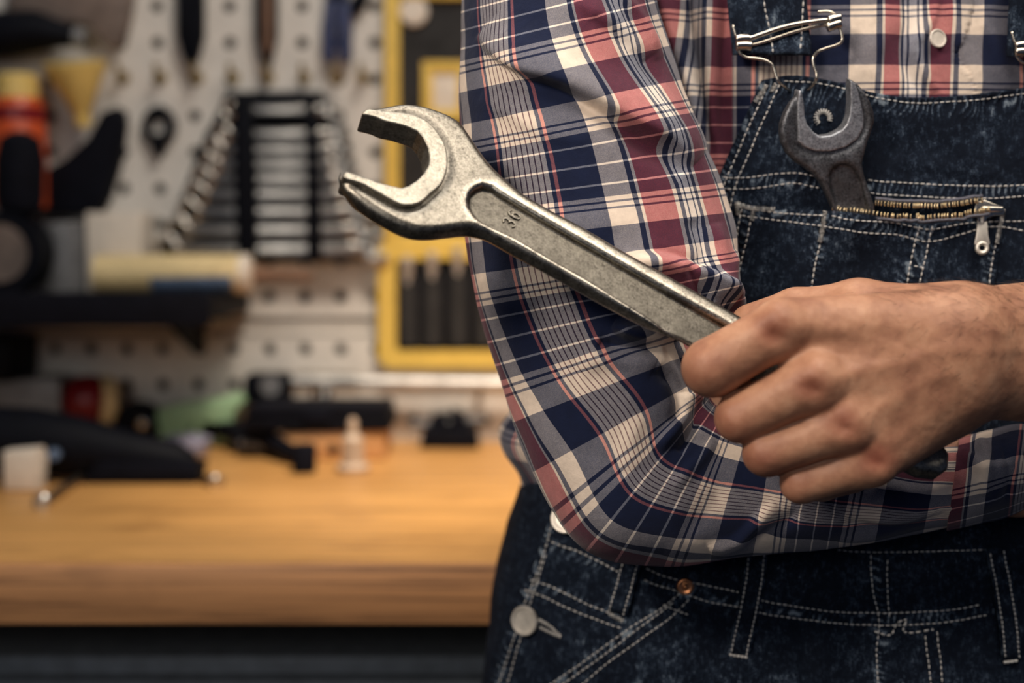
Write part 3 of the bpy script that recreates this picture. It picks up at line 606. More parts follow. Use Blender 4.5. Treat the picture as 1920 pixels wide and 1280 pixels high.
def stitches(pts, pitch=11.0, duty=.74, r=.00034, lift=.00025, bvh=FRONT_BVH, wob=.8):
    L = np.sum(np.linalg.norm(np.diff(np.asarray(pts, float), axis=0), axis=1)); n = max(2, int(L/1.6)); q = smooth_line(pts, n); s = np.linspace(0, L, n)
    q = q+wob*np.stack([vnoise(np.stack([s/26, s*0, s*0+7], -1), 51), vnoise(np.stack([s/26, s*0+3, s*0], -1), 52)], -1)
    g = []; k = 0.0
    while k < L-2:
        a, b = k, min(k+pitch*duty*RNG.uniform(.9, 1.05), L); pts3 = []; nn = []
        for u in np.linspace(a, b, 5):
            x = np.interp(u, s, q[:, 0]); y = np.interp(u, s, q[:, 1]); p, m = hit(bvh, x, y)
            if p is None: continue
            m = m if m@NC > 0 else -m; pts3.append(p); nn.append(m)
        if len(pts3) == 5:
            pr = np.array([.0, .8, 1, .8, .0]); pts3 = [p+m*(lift*e) for p, m, e in zip(pts3, nn, pr)]
            g.append(tube(pts3, r*np.array([.55, 1, 1.1, 1, .55]), 6))
        k += pitch*RNG.uniform(.95, 1.05)
    return g
ST = [
    # bib edge, double rows
    ([(1440, 160), (1405, 236), (1370, 316), (1356, 350), (1340, 420), (1330, 470)], 1), ([(1462, 158), (1425, 240), (1392, 316), (1378, 350), (1366, 400)], 1),
    ([(1470, 152), (1520, 154), (1570, 163), (1640, 182), (1700, 192), (1800, 189), (1935, 174)], .8),
    ([(1345, 331), (1400, 333), (1440, 328), (1490, 324), (1530, 330)], 1), ([(1341, 352), (1400, 354), (1440, 350), (1485, 343), (1535, 352)], 1),
    ([(1628, 338), (1700, 343), (1780, 347), (1860, 349), (1935, 346)], 1), ([(1632, 362), (1700, 367), (1780, 371), (1850, 372), (1935, 366)], 1),
    # pocket
    ([(1384, 388), (1450, 398), (1545, 404)], 1), ([(1380, 402), (1450, 412), (1545, 424), (1620, 436), (1680, 440), (1740, 452), (1800, 440), (1850, 426), (1935, 434)], 1), ([(1560, 405), (1600, 412), (1680, 418), (1745, 430), (1800, 420), (1935, 413)], 1),
    ([(1391, 392), (1380, 450), (1370, 500), (1362, 560)], 1), ([(1412, 394), (1400, 450), (1388, 500), (1375, 560)], 1), ([(1548, 405), (1537, 460), (1528, 500), (1518, 560)], 1.05),
    ([(1724, 425), (1712, 470), (1703, 520), (1696, 570)], 1), ([(1748, 425), (1738, 470), (1727, 520), (1715, 570)], 1), ([(1878, 405), (1866, 460), (1856, 520), (1850, 570)], 1.05), ([(1714, 499), (1732, 501)], 1),
    # waist and side
    ([(1034, 1016), (1080, 1032), (1130, 1056), (1160, 1072)], 1), ([(984, 1084), (1020, 1094), (1060, 1112), (1100, 1132), (1145, 1150), (1166, 1160)], 1), ([(973, 1102), (1010, 1114), (1060, 1138), (1110, 1158), (1165, 1178)], 1),
    ([(1212, 1066), (1260, 1084), (1330, 1098), (1385, 1110)], 1), ([(1208, 1088), (1270, 1108), (1330, 1128), (1384, 1137)], 1), ([(1425, 1125), (1500, 1138), (1560, 1146), (1640, 1149), (1720, 1147), (1800, 1140), (1840, 1133)], 1), ([(1420, 1148), (1500, 1160), (1570, 1168), (1660, 1172), (1760, 1167), (1850, 1153)], 1),
    ([(1276, 1112), (1240, 1140), (1180, 1178), (1100, 1236), (1030, 1284)], 1), ([(1262, 1130), (1190, 1184), (1110, 1244), (1046, 1288)], 1), ([(1292, 1124), (1260, 1155), (1190, 1206), (1130, 1250), (1085, 1288)], 1), ([(1244, 1134), (1268, 1143), (1290, 1152)], 1),
    ([(1633, 1040), (1636, 1100), (1648, 1160), (1644, 1220), (1646, 1290)], 1), ([(1664, 1050), (1664, 1100), (1668, 1160)], .9), ([(1735, 1192), (1741, 1240), (1747, 1290)], 1), ([(1757, 1184), (1764, 1240), (1768, 1290)], 1), ([(1570, 1031), (1640, 1035), (1720, 1034), (1850, 1030)], .8), ([(1640, 1184), (1672, 1188), (1682, 1168), (1700, 1162), (1694, 1180), (1750, 1180)], 1.4),
    ([(1040, 965), (1012, 1062), (990, 1115), (962, 1200), (934, 1285)], 1), ([(1024, 1040), (1000, 1115), (978, 1190), (950, 1285)], 1)]
for rows, par in ((ST[:5], front), (ST[5:7], front), (ST[7:17], pocket), (ST[17:], front)):
    gs = []
    for pts, sc in rows: gs += stitches(pts, r=.00040*sc)
    mesh_obj('stitching', *join(*gs), M['thread'], par)
# bar tacks: dense zigzag at pocket corners
def bartack(pts, r=.0012):
    p, n = surf_line(pts, 2.0, .0006); t = np.arange(len(p)); side = np.cross(n, np.gradient(p, axis=0)); side /= np.linalg.norm(side, axis=1)[:, None]+1e-9
    q = np.repeat(p, 2, 0); s2 = np.repeat(side, 2, 0)*np.where(np.arange(len(q)) % 2, 1, -1)[:, None]*r; return tube(q+s2, .00032, 5)
for p in ([(1548, 396), (1543, 425), (1538, 452)], [(1383, 382), (1400, 388), (1452, 393)], [(1382, 380), (1384, 400)], [(1881, 392), (1874, 425), (1868, 455)], [(1412, 392), (1409, 412)], [(1436, 160), (1425, 178), (1417, 190)], [(1456, 158), (1446, 172)], [(1144, 1150), (1168, 1164)]): mesh_obj('bar_tack', *bartack(p), M['thread'], front)
# eyelet buttonhole behind the pocket wrench
def eyelet(cx, cy, r, n=15):
    g = []; 
    for k in range(n):
        a = math.pi*.75+k/(n-1)*math.pi*1.35; p, m = hit(BIB_BVH, cx+r*.62*math.cos(a), cy+r*.62*math.sin(a)); q, m2 = hit(BIB_BVH, cx+r*1.25*math.cos(a), cy+r*1.25*math.sin(a)); g.append(tube([p+NC*.0004, (p+q)/2+NC*.0012, q+NC*.0003], .0004, 5))
    return join(*g)
mesh_obj('buttonhole', *eyelet(1543, 222, 14), M['thread'], front)
# zip: two tapes with teeth, a slider and its pull
def zip_row(pts, off, nm, tooth=5.2):
    p, n = surf_line(pts, tooth, off, BIB_BVH); T = np.gradient(p, axis=0); T /= np.linalg.norm(T, axis=1)[:, None]; g = []
    for i in range(len(p)):
        R = np.stack([T[i], np.cross(n[i], T[i]), n[i]], 1); g.append(box(p[i], (.0010, .0030, .0016), .0003, R, 1)); g.append(box(p[i]+R[:, 1]*.0011, (.0007, .0010, .0021), .0002, R, 1))
    return g, p, n
ZL = [(1556, 392), (1600, 396), (1660, 402), (1720, 408), (1760, 408), (1800, 402), (1838, 394)]; ZU = [(1640, 379), (1690, 384), (1740, 388), (1790, 383), (1832, 376)]
zg, zp, zn = zip_row(ZL, .0095, 'l'); zg2, zp2, zn2 = zip_row(ZU, .0050, 'u')
zipper = mesh_obj('zipper', *join(tube(zp-UP*.0021-NC*.0005, .0020, 8, flat=.45), tube(zp2+UP*.0024-NC*.0005, .0022, 8, flat=.45)), M['zip_tape'], front)
mesh_obj('zip_teeth', *join(*zg), M['brass'], zipper); mesh_obj('zip_teeth', *join(*zg2), M['brass'], zipper)
def slider():
    o, n = hit(FRONT_BVH, 1846, 396); o = o+NC*.0042; ex, ey = RT, -UP; k = 1/3.4e3; g = []
    body = [(-22, -16), (-6, -20), (14, -12), (30, -8), (32, 8), (14, 10), (0, 14), (-8, 28), (-18, 28), (-20, 14), (-26, 4)]
    g.append(prism(np.array(body)*k, o, ex, ey, NC, .0030, .0008)); g.append(prism(np.array([(-12, -7), (26, -6), (26, 4), (-12, 5)])*k, o+NC*.0024, ex, ey, NC, .0022, .0008))
    return join(*g)
sl = mesh_obj('zip_slider', *slider(), M['wire'], zipper, smooth=.6)
o_, n_ = hit(FRONT_BVH, 1838, 445); o_ = o_+NC*.003; k = 1/3.4e3
pu = [(-9, -28), (9, -28), (11, -4), (14, 10), (15, 22), (10, 33), (0, 37), (-10, 33), (-15, 22), (-14, 10), (-11, -4)]
tor = tube([o_+(RT*math.cos(a)*9-UP*(20+math.sin(a)*9))*k for a in np.linspace(0, 2*math.pi, 24, endpoint=False)], .0013, 8, closed=True)
mesh_obj('zip_pull', *join(prism(np.array(pu[:4]+[(14, 14), (-14, 14)]+pu[9:])*k, o_, RT, -UP, NC, .0014, .0004), tor, tube([o_+(-UP*-28)*k*-1+UP*56*k, o_+UP*38*k, o_+UP*26*k], .0012, 8)), M['pewter'], zipper, smooth=.6)
# straps, buckles
def strap(cpx, wpx, y0, y1, off, name):
    r, c = 80, 60; py = np.linspace(y0, y1, r)[:, None]; sx = np.linspace(-1, 1, c)[None]
    px = cpx(py)+sx*wpx(py); V = torso_pt(px, py*np.ones_like(px), off); N = torso_n(V)
    h = .0010*vnoise(np.stack([px/24, py/40+0*px, px*0], -1), 61)+.0006*np.cos(px/9.)*.5-.004*np.abs(sx)**6*np.ones_like(py)+.006*np.exp(-((py-y1)/16)**2)*(1-sx**2)
    wr = np.clip(.25+.7*vnoise(np.stack([px/17, py/30+0*px, px*0], -1), 62), 0, 1)*.40
    o = mesh_obj(name, (V+N*h[..., None]).reshape(-1, 3), grid_faces(r, c), M['denim'], overalls, attrs={'wear': wr.ravel()}); m = o.modifiers.new('cloth thickness', 'SOLIDIFY'); m.thickness = .003; m.offset = -1
    return o, (V+N*h[..., None]).reshape(-1, 3), grid_faces(r, c)
st1, v1, f1 = strap(lambda y: 1448-(100-y)*.10, lambda y: 76+0*y, -260, 102, .0095, 'strap'); st2, v2, f2 = strap(lambda y: 1968+(100-y)*.05, lambda y: 74+0*y, -260, 104, .0095, 'strap')
SB = BVHTree.FromPolygons(v1.tolist(), f1.tolist())
for row in ([(1430, -60), (1434, 10), (1444, 60), (1449, 98)], [(1506, -60), (1506, 10), (1503, 60), (1500, 96)]): mesh_obj('stitching', *join(*stitches(row, 13, bvh=SB, r=.00042)), M['thread'], st1)
c6 = lambda pts: np.array([(1350+x/7.11, y/7.11) for x, y in pts])
def wire3(pts, D, r, n=10, m=40): q = smooth_line(pts, m); d = smooth_line(np.stack([np.linspace(0, 1, len(pts)), D], 1), m)[:, 1] if np.ndim(D) else np.full(m, D); return tube(P(q[:, 0], q[:, 1], d), r, n)
DB = .7655
def buckle(dx, dy, name):
    S = lambda a: c6(a)+np.array([dx, dy]); r = .00085; b = mesh_obj(name, *join(
        wire3(S([(170, 330), (200, 430), (225, 520), (235, 600), (265, 700), (330, 755), (500, 780), (620, 810), (700, 870), (745, 1000), (800, 1110), (890, 1180), (960, 1230)]), [DB]*11+[DB+.004, DB+.010], r),
        wire3(S([(1150, 1210), (1215, 1165), (1275, 1080), (1290, 1000), (1250, 870), (1240, 780), (1290, 700), (1420, 640), (1560, 595), (1625, 550), (1620, 450), (1590, 350), (1575, 260), (1530, 190), (1480, 160), (1300, 158)]), [DB+.008, DB+.004]+[DB]*14, r, m=60)), M['wire'], overalls)
    mesh_obj('cross_bar', *join(wire3(S([(220, 530), (400, 510), (520, 470), (800, 375), (1000, 325), (1250, 285), (1560, 255)]), DB-.0012, .0013), wire3(S([(230, 600), (400, 600), (700, 520), (1000, 420), (1300, 345), (1560, 310)]), DB+.0006, .0011)), M['wire'], b)
    for (x0, y0, x1, y1) in ((215, 530, 390, 515), (215, 610, 420, 610), (1450, 280, 1610, 235), (1430, 370, 1610, 310)): mesh_obj('wire_coil', *wire3(S([(x0, y0), ((x0+x1)/2, (y0+y1)/2-8), (x1, y1)]), DB-.0018, .0026, 12, 12), M['wire'], b)
    return b
buckle(0, 0, 'buckle'); buckle(523, 12, 'buckle')
# belt loops
def loop(pts, wpx, name='belt_loop', off=.0035):
    r, c = 60, 14; q = smooth_line(pts, r); T = np.gradient(q, axis=0); T /= np.linalg.norm(T, axis=1)[:, None]; nn = np.stack([-T[:, 1], T[:, 0]], 1); sx = np.linspace(-1, 1, c)
    g = q[:, None]+nn[:, None]*-sx[None, :, None]*wpx; V = torso_pt(g[..., 0], g[..., 1], .0055+off); N = torso_n(V); t = np.linspace(0, 1, r)
    h = .0006*vnoise(np.stack([g[..., 0]/14, g[..., 1]/20, g[..., 0]*0], -1), 71)-off*.7*(np.exp(-(t/.05)**2)+np.exp(-((1-t)/.05)**2))[:, None]
    V = V+N*h[..., None]; wr = np.clip(.6*vnoise(np.stack([g[..., 0]/12, g[..., 1]/14, g[..., 0]*0], -1), 72), 0, 1)*.3+.25*np.abs(sx)[None]**6
    o = mesh_obj(name, V.reshape(-1, 3), grid_faces(r, c), M['denim'], front, attrs={'wear': wr.ravel()}); m = o.modifiers.new('cloth thickness', 'SOLIDIFY'); m.thickness = .002; m.offset = 1 if False else -1
    fb = BVHTree.FromPolygons(V.reshape(-1, 3).tolist(), grid_faces(r, c).tolist()); gg = []
    for s in (-.72, .72): gg += stitches(g[2:-2, :].mean(1)+(nn*s*wpx)[2:-2], 9, bvh=fb, r=.00042, lift=.0004)
    e0 = q[-2]; gg += stitches([e0-nn[-2]*wpx*.9, e0, e0+nn[-2]*wpx*.9], 7, .95, bvh=fb, r=.0008, lift=.0006)
    if gg: mesh_obj('stitching', *join(*gg), M['thread'], o)   # rows along the loop
    return o
loop([(1184, 1048), (1170, 1100), (1155, 1152)], 19); loop([(1421, 1020), (1412, 1100), (1395, 1180), (1384, 1232)], 20); loop([(1868, 1028), (1882, 1100), (1893, 1180), (1899, 1242)], 18)
# rivet and side buttons
p, n = hit(FRONT_BVH, 1285, 1099); n = n if n@NC > 0 else -n
mesh_obj('rivet', *lathe([(.0046, 0), (.0050, .0006), (.0046, .0016), (.0034, .0019), (.0026, .0012), (.0018, .0012), (.0010, .0024), (0, .0027)], p-n*.0002, n, 28), M['copper'], front)
disc_button('button', 989, 1162, FRONT_BVH, .0090, M['pewter'], front, 0, (.2, .05), lift=.003); disc_button('button', 1064, 972, FRONT_BVH, .0090, M['pewter'], front, 0, (.2, .05), lift=.003)
mesh_obj('buttonhole', *join(bartack([(1012, 1162), (1030, 1172), (1052, 1192)], .0009), bartack([(1014, 1176), (1034, 1186), (1052, 1193)], .0009)), M['thread'], front)

# ------------------------------------------------------------------ wrenches
def frame(th, roll, yaw=0.0, pitch=0.0):
    """axis direction in the picture plane (deg below horizontal), then roll about the shaft"""
    t = math.radians(th); a = math.radians(roll); e1 = RT*math.cos(t)-UP*math.sin(t); e2 = -RT*math.sin(t)-UP*math.cos(t)
    R = np.eye(3); E2 = e2*math.cos(a)+NC*math.sin(a); E3 = NC*math.cos(a)-e2*math.sin(a); E1 = e1
    y = math.radians(yaw); E1, E3 = E1*math.cos(y)-E3*math.sin(y), E3*math.cos(y)+E1*math.sin(y); return E1, E2, E3
def unproj(pts, o, fr, c):
    pts = np.asarray(pts, float); w = onplane(pts[:, 0], pts[:, 1], o+fr[2]*c, fr[2])-o; return np.stack([w@fr[0], w@fr[1]], 1)
def wrench_mesh(body, recess, Hb, rb, floor, h, kr=.0034, lip=None):
    lo = body.min(0)-.003; hi = body.max(0)+.003; ax = np.arange(lo[0], hi[0], h); ay = np.arange(lo[1], hi[1], h); az = np.arange(-Hb-.002, Hb+.002+h, h)
    X, Y = np.meshgrid(ax, ay, indexing='ij'); d = sdpoly(X, Y, body).astype(np.float32); r = sdpoly(X, Y, recess).astype(np.float32)
    Z = np.abs(az)[None, None].astype(np.float32); q1 = (d+rb)[..., None]; gv = (.0013*np.exp(-(sdpoly(X, Y, lip)/.0030)**2)[..., None]).astype(np.float32) if lip is not None else 0; q2 = Z-Hb+gv+rb
    f = np.hypot(np.maximum(q1, 0), np.maximum(q2, 0))+np.minimum(np.maximum(q1, q2), 0)-rb
    cut = smax(r[..., None]+0*Z, floor-Z, .0012); f = smax(f, -cut, kr)
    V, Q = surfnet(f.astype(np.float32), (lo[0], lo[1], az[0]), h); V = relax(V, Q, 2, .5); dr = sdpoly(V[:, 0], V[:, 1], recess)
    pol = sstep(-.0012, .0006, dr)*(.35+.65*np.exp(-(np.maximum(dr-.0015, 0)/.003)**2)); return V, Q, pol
def place(V, o, fr): return o+V[:, :1]*fr[0]+V[:, 1:2]*fr[1]+V[:, 2:]*fr[2]
def build_wrench(name, o, fr, up_sil, low_sil, tail, lipo, lipi, rec, Hb, rb, Hl, floor, mats, label, group=None, h=.0005, csil=.0025, extra_tip=None):
    if len(up_sil) > 16: up_sil, low_sil, lipo = smooth_line(up_sil, 110), smooth_line(low_sil, 110), smooth_line(lipo, 90)
    body = np.concatenate([unproj(up_sil, o, fr, csil), tail, unproj(low_sil, o, fr, -csil), unproj(lipi[::-1] if False else lipi, o, fr, Hl)])
    recess = np.concatenate([unproj(rec[0], o, fr, Hb), rec[1]]) if len(rec) > 1 else unproj(rec[0], o, fr, Hb)
    lip = np.concatenate([unproj(lipo, o, fr, Hl), unproj(lipi, o, fr, Hl)]); V, Q, pol = wrench_mesh(body, recess, Hb, rb, floor, h, lip=lip)
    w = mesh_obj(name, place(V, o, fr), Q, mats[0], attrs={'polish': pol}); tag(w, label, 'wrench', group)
    lo = lip.min(0)-.002; hi = lip.max(0)+.002; h2 = h*.9
    X, Y = np.meshgrid(np.arange(lo[0], hi[0], h2), np.arange(lo[1], hi[1], h2), indexing='ij'); d = sdpoly(X, Y, lip).astype(np.float32); az = np.arange(-Hl-.002, Hl+.002+h2, h2); Z = np.abs(az)[None, None]
    rr = .0007; q1 = (d+rr)[..., None]; q2 = Z-Hl+rr; f = np.hypot(np.maximum(q1, 0), np.maximum(q2, 0))+np.minimum(np.maximum(q1, q2), 0)-rr
    V2, Q2 = surfnet(f.astype(np.float32), (lo[0], lo[1], az[0]), h2); mesh_obj('jaw_face', place(relax(V2, Q2, 2, .5), o, fr), Q2, mats[1], w)
    return w, body, recess
o1 = P(1000., 430., .675); fr1 = frame(29.7, 35)
UPS = [(687, 204), (704, 204), (729, 200), (757, 196.4), (784, 199), (805, 204), (823, 210), (847, 221), (864, 233), (879, 253), (895, 277), (908, 296), (922, 313), (938, 329), (954, 343), (977, 362), (1016, 386), (1094, 428), (1160, 467), (1256, 520), (1392, 597)]
LOS = [(1276, 649), (1214, 619), (1120, 568), (1032, 518), (993, 497), (954, 476), (930, 462), (910, 452), (893, 447), (870, 444), (839, 447), (807, 451), (776, 450), (745, 440.6), (714, 425), (682, 405), (651, 378), (636, 355), (633, 338), (638, 328)]
LIPI = [(644, 322.6), (651, 321), (670, 327), (695, 335), (710, 341), (736, 347.6), (753, 351.5), (765, 348), (782, 337), (795, 323), (803, 308), (805, 292), (801, 272), (793, 256.5), (784, 246), (768, 238.6), (745, 231.5), (723, 227), (707, 220), (695, 216.7), (681, 213.6)]
LIPO = [(679.4, 209.7), (687, 204), (704, 205), (729, 208), (761, 211), (786, 217.5), (807.5, 231), (826, 253), (836, 272), (840, 296), (838, 321), (828, 344), (807.5, 363), (786, 380), (768, 384), (753, 383), (736, 375), (707.5, 359), (671.5, 341), (651, 335), (643.5, 330)]
RECL = [(1290, 632), (1190, 573), (1094, 515), (1030, 479), (969, 443), (930, 425), (907, 414), (893, 402), (884, 388), (881, 374), (884, 362), (893, 353), (907, 347), (922, 351), (938, 362), (1016, 409), (1157, 490), (1290, 566)]
tail1 = np.array([(.172, -.0125), (.206, -.0120), (.2175, -.0095), (.2245, -.0045), (.2260, .003), (.2225, .0095), (.2140, .0135), (.205, .0140), (.172, .0128)])
e_ = unproj([(1392, 597)], o1, fr1, .0025)[0]; e2_ = unproj([(1276, 649)], o1, fr1, -.0025)[0]
yc_ = lambda x, y0, yend: y0+(yend-y0)
m_ = (e_[1]+e2_[1])/2; tail1[:, 1] += m_; tail1[0, 1] = e_[1]+.001; tail1[-1, 1] = e2_[1]-.001
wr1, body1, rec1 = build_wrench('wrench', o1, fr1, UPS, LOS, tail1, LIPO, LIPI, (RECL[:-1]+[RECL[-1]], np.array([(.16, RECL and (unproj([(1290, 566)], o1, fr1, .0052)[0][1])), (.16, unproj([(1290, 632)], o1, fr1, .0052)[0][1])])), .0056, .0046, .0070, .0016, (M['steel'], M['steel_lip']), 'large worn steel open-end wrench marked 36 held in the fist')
def digit_strokes():
    a3 = [(-.9, .75), (-.55, .98), (0, 1.05), (.6, .9), (.78, .5), (.5, .12), (0, .02), (.55, -.1), (.85, -.5), (.6, -.92), (0, -1.05), (-.6, -.98), (-.9, -.72)]
    a6 = [(.75, .80), (.4, 1.02), (-.1, 1.02), (-.65, .7), (-.85, .1), (-.85, -.45), (-.5, -.95), (0, -1.05), (.55, -.92), (.85, -.5), (.8, -.1), (.45, .25), (0, .32), (-.45, .2), (-.78, -.15)]
    return [(a3, unproj([(954.5, 418)], o1, fr1, .0016)[0]), (a6, unproj([(964, 404)], o1, fr1, .0016)[0])]
g = []
for pts, c in digit_strokes():
    q = smooth_line(pts, 40); loc = np.stack([c[0]-q[:, 1]*.0029, c[1]-q[:, 0]*.0016, np.full(40, .0021)], 1); g.append(tube(place(loc, o1, fr1), .00045, 8))
sz = mesh_obj('size_mark', *join(*g), M['steel_lip'], wr1); sz['label'] = 'raised number 36'
# older wrench standing in the chest pocket
c5 = lambda pts: [(1440+x/4.742, 130+y/4.742) for x, y in pts]
o2 = P(1592., 385., .7695); fr2 = frame(72, 10, -10)
def frame2():
    e3 = NC+RT*.04-UP*.24; e3 /= np.linalg.norm(e3); e1 = -UP*.96+RT*.27; e1 = e1-e3*(e1@e3); e1 /= np.linalg.norm(e1); return e1, np.cross(e3, e1), e3
fr2 = frame2()
R2 = c5([(690, 78), (735, 88), (790, 120), (860, 200), (910, 300), (938, 380), (945, 460), (925, 530), (885, 640), (852, 755), (834, 840), (850, 930), (900, 1080), (945, 1210)])
L2 = c5([(545, 1205), (500, 1100), (450, 1000), (380, 920), (300, 860), (220, 815), (150, 740), (105, 650), (90, 560), (95, 480), (130, 380), (180, 290), (235, 220), (270, 188)])
I2 = c5([(290, 182), (302, 200), (322, 300), (328, 420), (352, 490), (410, 560), (470, 597), (560, 587), (650, 543), (700, 490), (726, 410), (738, 300), (735, 180), (735, 105)])
O2 = c5([(738, 95), (765, 115), (800, 180), (830, 300), (855, 430), (850, 520), (800, 620), (700, 690), (560, 730), (430, 730), (330, 695), (268, 640), (268, 560), (262, 450), (262, 300), (275, 195)])
K2 = c5([(620, 1210), (570, 1060), (556, 960), (580, 900), (630, 860), (690, 850), (740, 870), (780, 910), (830, 1010), (875, 1200)])
tw = lambda pts, c: unproj(pts, o2, fr2, c)
tr = tw(R2[-1:], .002)[0]; tl = tw(L2[:1], -.002)[0]; kr_ = tw(K2[-1:], .0042)[0]; kl_ = tw(K2[:1], .0042)[0]
tail2 = np.array([tr+(.010, -.002), tr+(.014, -.001), tl+(.014, .001), tl+(.010, .002)])
wr2, b2, _ = build_wrench('wrench', o2, fr2, R2, L2, tail2, O2, I2, (K2, np.array([kr_+(.016, .001), kl_+(.016, 0)])), .0042, .0026, .0052, .0016, (M['steel_old'], M['steel_old_lip']), 'dark old open-end wrench standing in the zipped bib pocket', csil=.002)
# ------------------------------------------------------------------ the workshop
def setting(name, V, F, mat): o = mesh_obj(name, V, F, mat, smooth=False); o['kind'] = 'structure'; return o
M['wallpaint'] = plain('wall_paint', srgb(150, 145, 138), .9); M['concrete'] = plain('concrete_floor', (.10, .10, .105, 1), .8, 0, .25, 12)
setting('floor', *box((.2, -.2, -.02), (4.2, 3.6, .04)), M['concrete']); setting('wall_back', *box((.2, 1.08, 1.3), (4.2, .06, 2.6)), M['wallpaint'])
setting('wall_left', *box((-1.93, -.2, 1.3), (.06, 3.6, 2.6)), M['wallpaint'])
M['board'] = plain('powder_coated_steel_board', srgb(218, 212, 203), .50, 0, .05, 40, .05)
M['black'] = plain('black_plastic', (.0022, .0028, .006, 1), .6, Specular_IOR_Level=.12); M['blackrub'] = plain('black_rubber', (.0035, .004, .008, 1), .8, Specular_IOR_Level=.12); M['dark'] = plain('charcoal_fabric', (.022, .021, .021, 1), .9, 0, .2)
M['yellow'] = plain('yellow_trim', srgb(226, 190, 88), .6, 0, .06, 90); M['chrome'] = plain('chrome_vanadium', (.70, .66, .60, 1), .24, 1.0, .1); M['chrome_dark'] = plain('chrome_steel', (.62, .58, .52, 1), .30, 1.0, .15, 40); M['white'] = plain('white_card', srgb(226, 214, 198), .6, 0, .05)
M['cream'] = plain('cream_plastic', srgb(226, 202, 150), .5, 0, .05); M['paleyel'] = plain('pale_yellow_plastic', srgb(226, 196, 116), .4, 0, .06); M['orange'] = plain('orange_paint', srgb(206, 84, 40), .4, 0, .08)
M['navy'] = plain('navy_grip', srgb(44, 54, 92), .5); M['green'] = plain('pale_green_plastic', srgb(160, 194, 150), .4, 0, .05); M['redp'] = plain('dark_red_plastic', srgb(122, 20, 28), .35); M['grey'] = plain('grey_metal', (.20, .20, .205, 1), .5, .3); M['brown'] = plain('brown_grip', srgb(120, 88, 66), .5)
M['cabinet'] = plain('grey_cabinet_paint', (.15, .175, .205, 1), .5); M['blue'] = plain('blue_label', srgb(86, 104, 130), .5); M['dullsteel'] = plain('brushed_steel', (.62, .59, .55, 1), .42, .7); M['oldbrass'] = plain('tarnished_brass', (.34, .25, .11, 1), .5, .7); M['bone'] = plain('bone_plastic', srgb(190, 168, 146), .5); M['tan'] = plain('grey_leather', srgb(112, 98, 90), .7, 0, .2, 30)
def wood(name, c0, c1, sc=(3, 40, 40)):
    t = NT(name); v = t.scaled(t.obj(), sc); n = t.noise(1.6, 6, .62, v, .6); n2 = t.noise(7, 4, .7, v)
    c = t.ramp(t.math('ADD', t.math('MULTIPLY', n, .7), t.math('MULTIPLY', n2, .3)), [(.32, c0), (.50, c1), (.68, tuple(min(1, x*1.25) for x in c1[:3])+(1,))])
    st = t.noise(9, 3, .5, t.scaled(t.obj(), (1.2, 2.2, 2))); c = t.mix(t.math('MULTIPLY', t.math('SUBTRACT', st, .56, clamp=True), 2.4, clamp=True), c, c0)
    return t.out(Base_Color=c, Roughness=.42, Normal=t.bump(n2, .12, .0008))
M['benchtop'] = wood('oiled_beech', srgb(142, 96, 52), srgb(212, 158, 92)); M['edge'] = wood('dark_bench_edge', srgb(84, 54, 42), srgb(208, 150, 100), (2.5, 60, 150)); M['block'] = wood('pine_block', srgb(160, 112, 70), srgb(206, 156, 104), (12, 60, 60))
YW = 1.0
def wpt(px, py, y): return Wy(float(px), float(py), y)
def wprism(pts, y, t, bev=0.0):
    w = Wy(np.array([p[0] for p in pts], float), np.array([p[1] for p in pts], float), y); c = w.mean(0)
    return prism(np.stack([w[:, 0]-c[0], w[:, 2]-c[2]], 1), (c[0], y-t/2, c[2]), (1, 0, 0), (0, 0, 1), (0, -1, 0), t, bev)
def wbox(x0, y0, x1, y1, y, t, bev=.002): return wprism([(x0, y0), (x1, y0), (x1, y1), (x0, y1)], y, t, bev)
def wtube(pts, y, r, n=10): pts = np.asarray(pts, float); return tube(Wy(pts[:, 0], pts[:, 1], y), r, n)
def whole(name, g, mat, label, cat, group=None, smooth=.6): return tag(mesh_obj(name, *g, mat, smooth=smooth), label, cat, group)
def root(name, px, py, y, label, cat, group=None): return thing(name, wpt(px, py, y), label, cat, group)
pt = lambda name, g, mat, par: mesh_obj(name, *g, mat, par, smooth=.6)
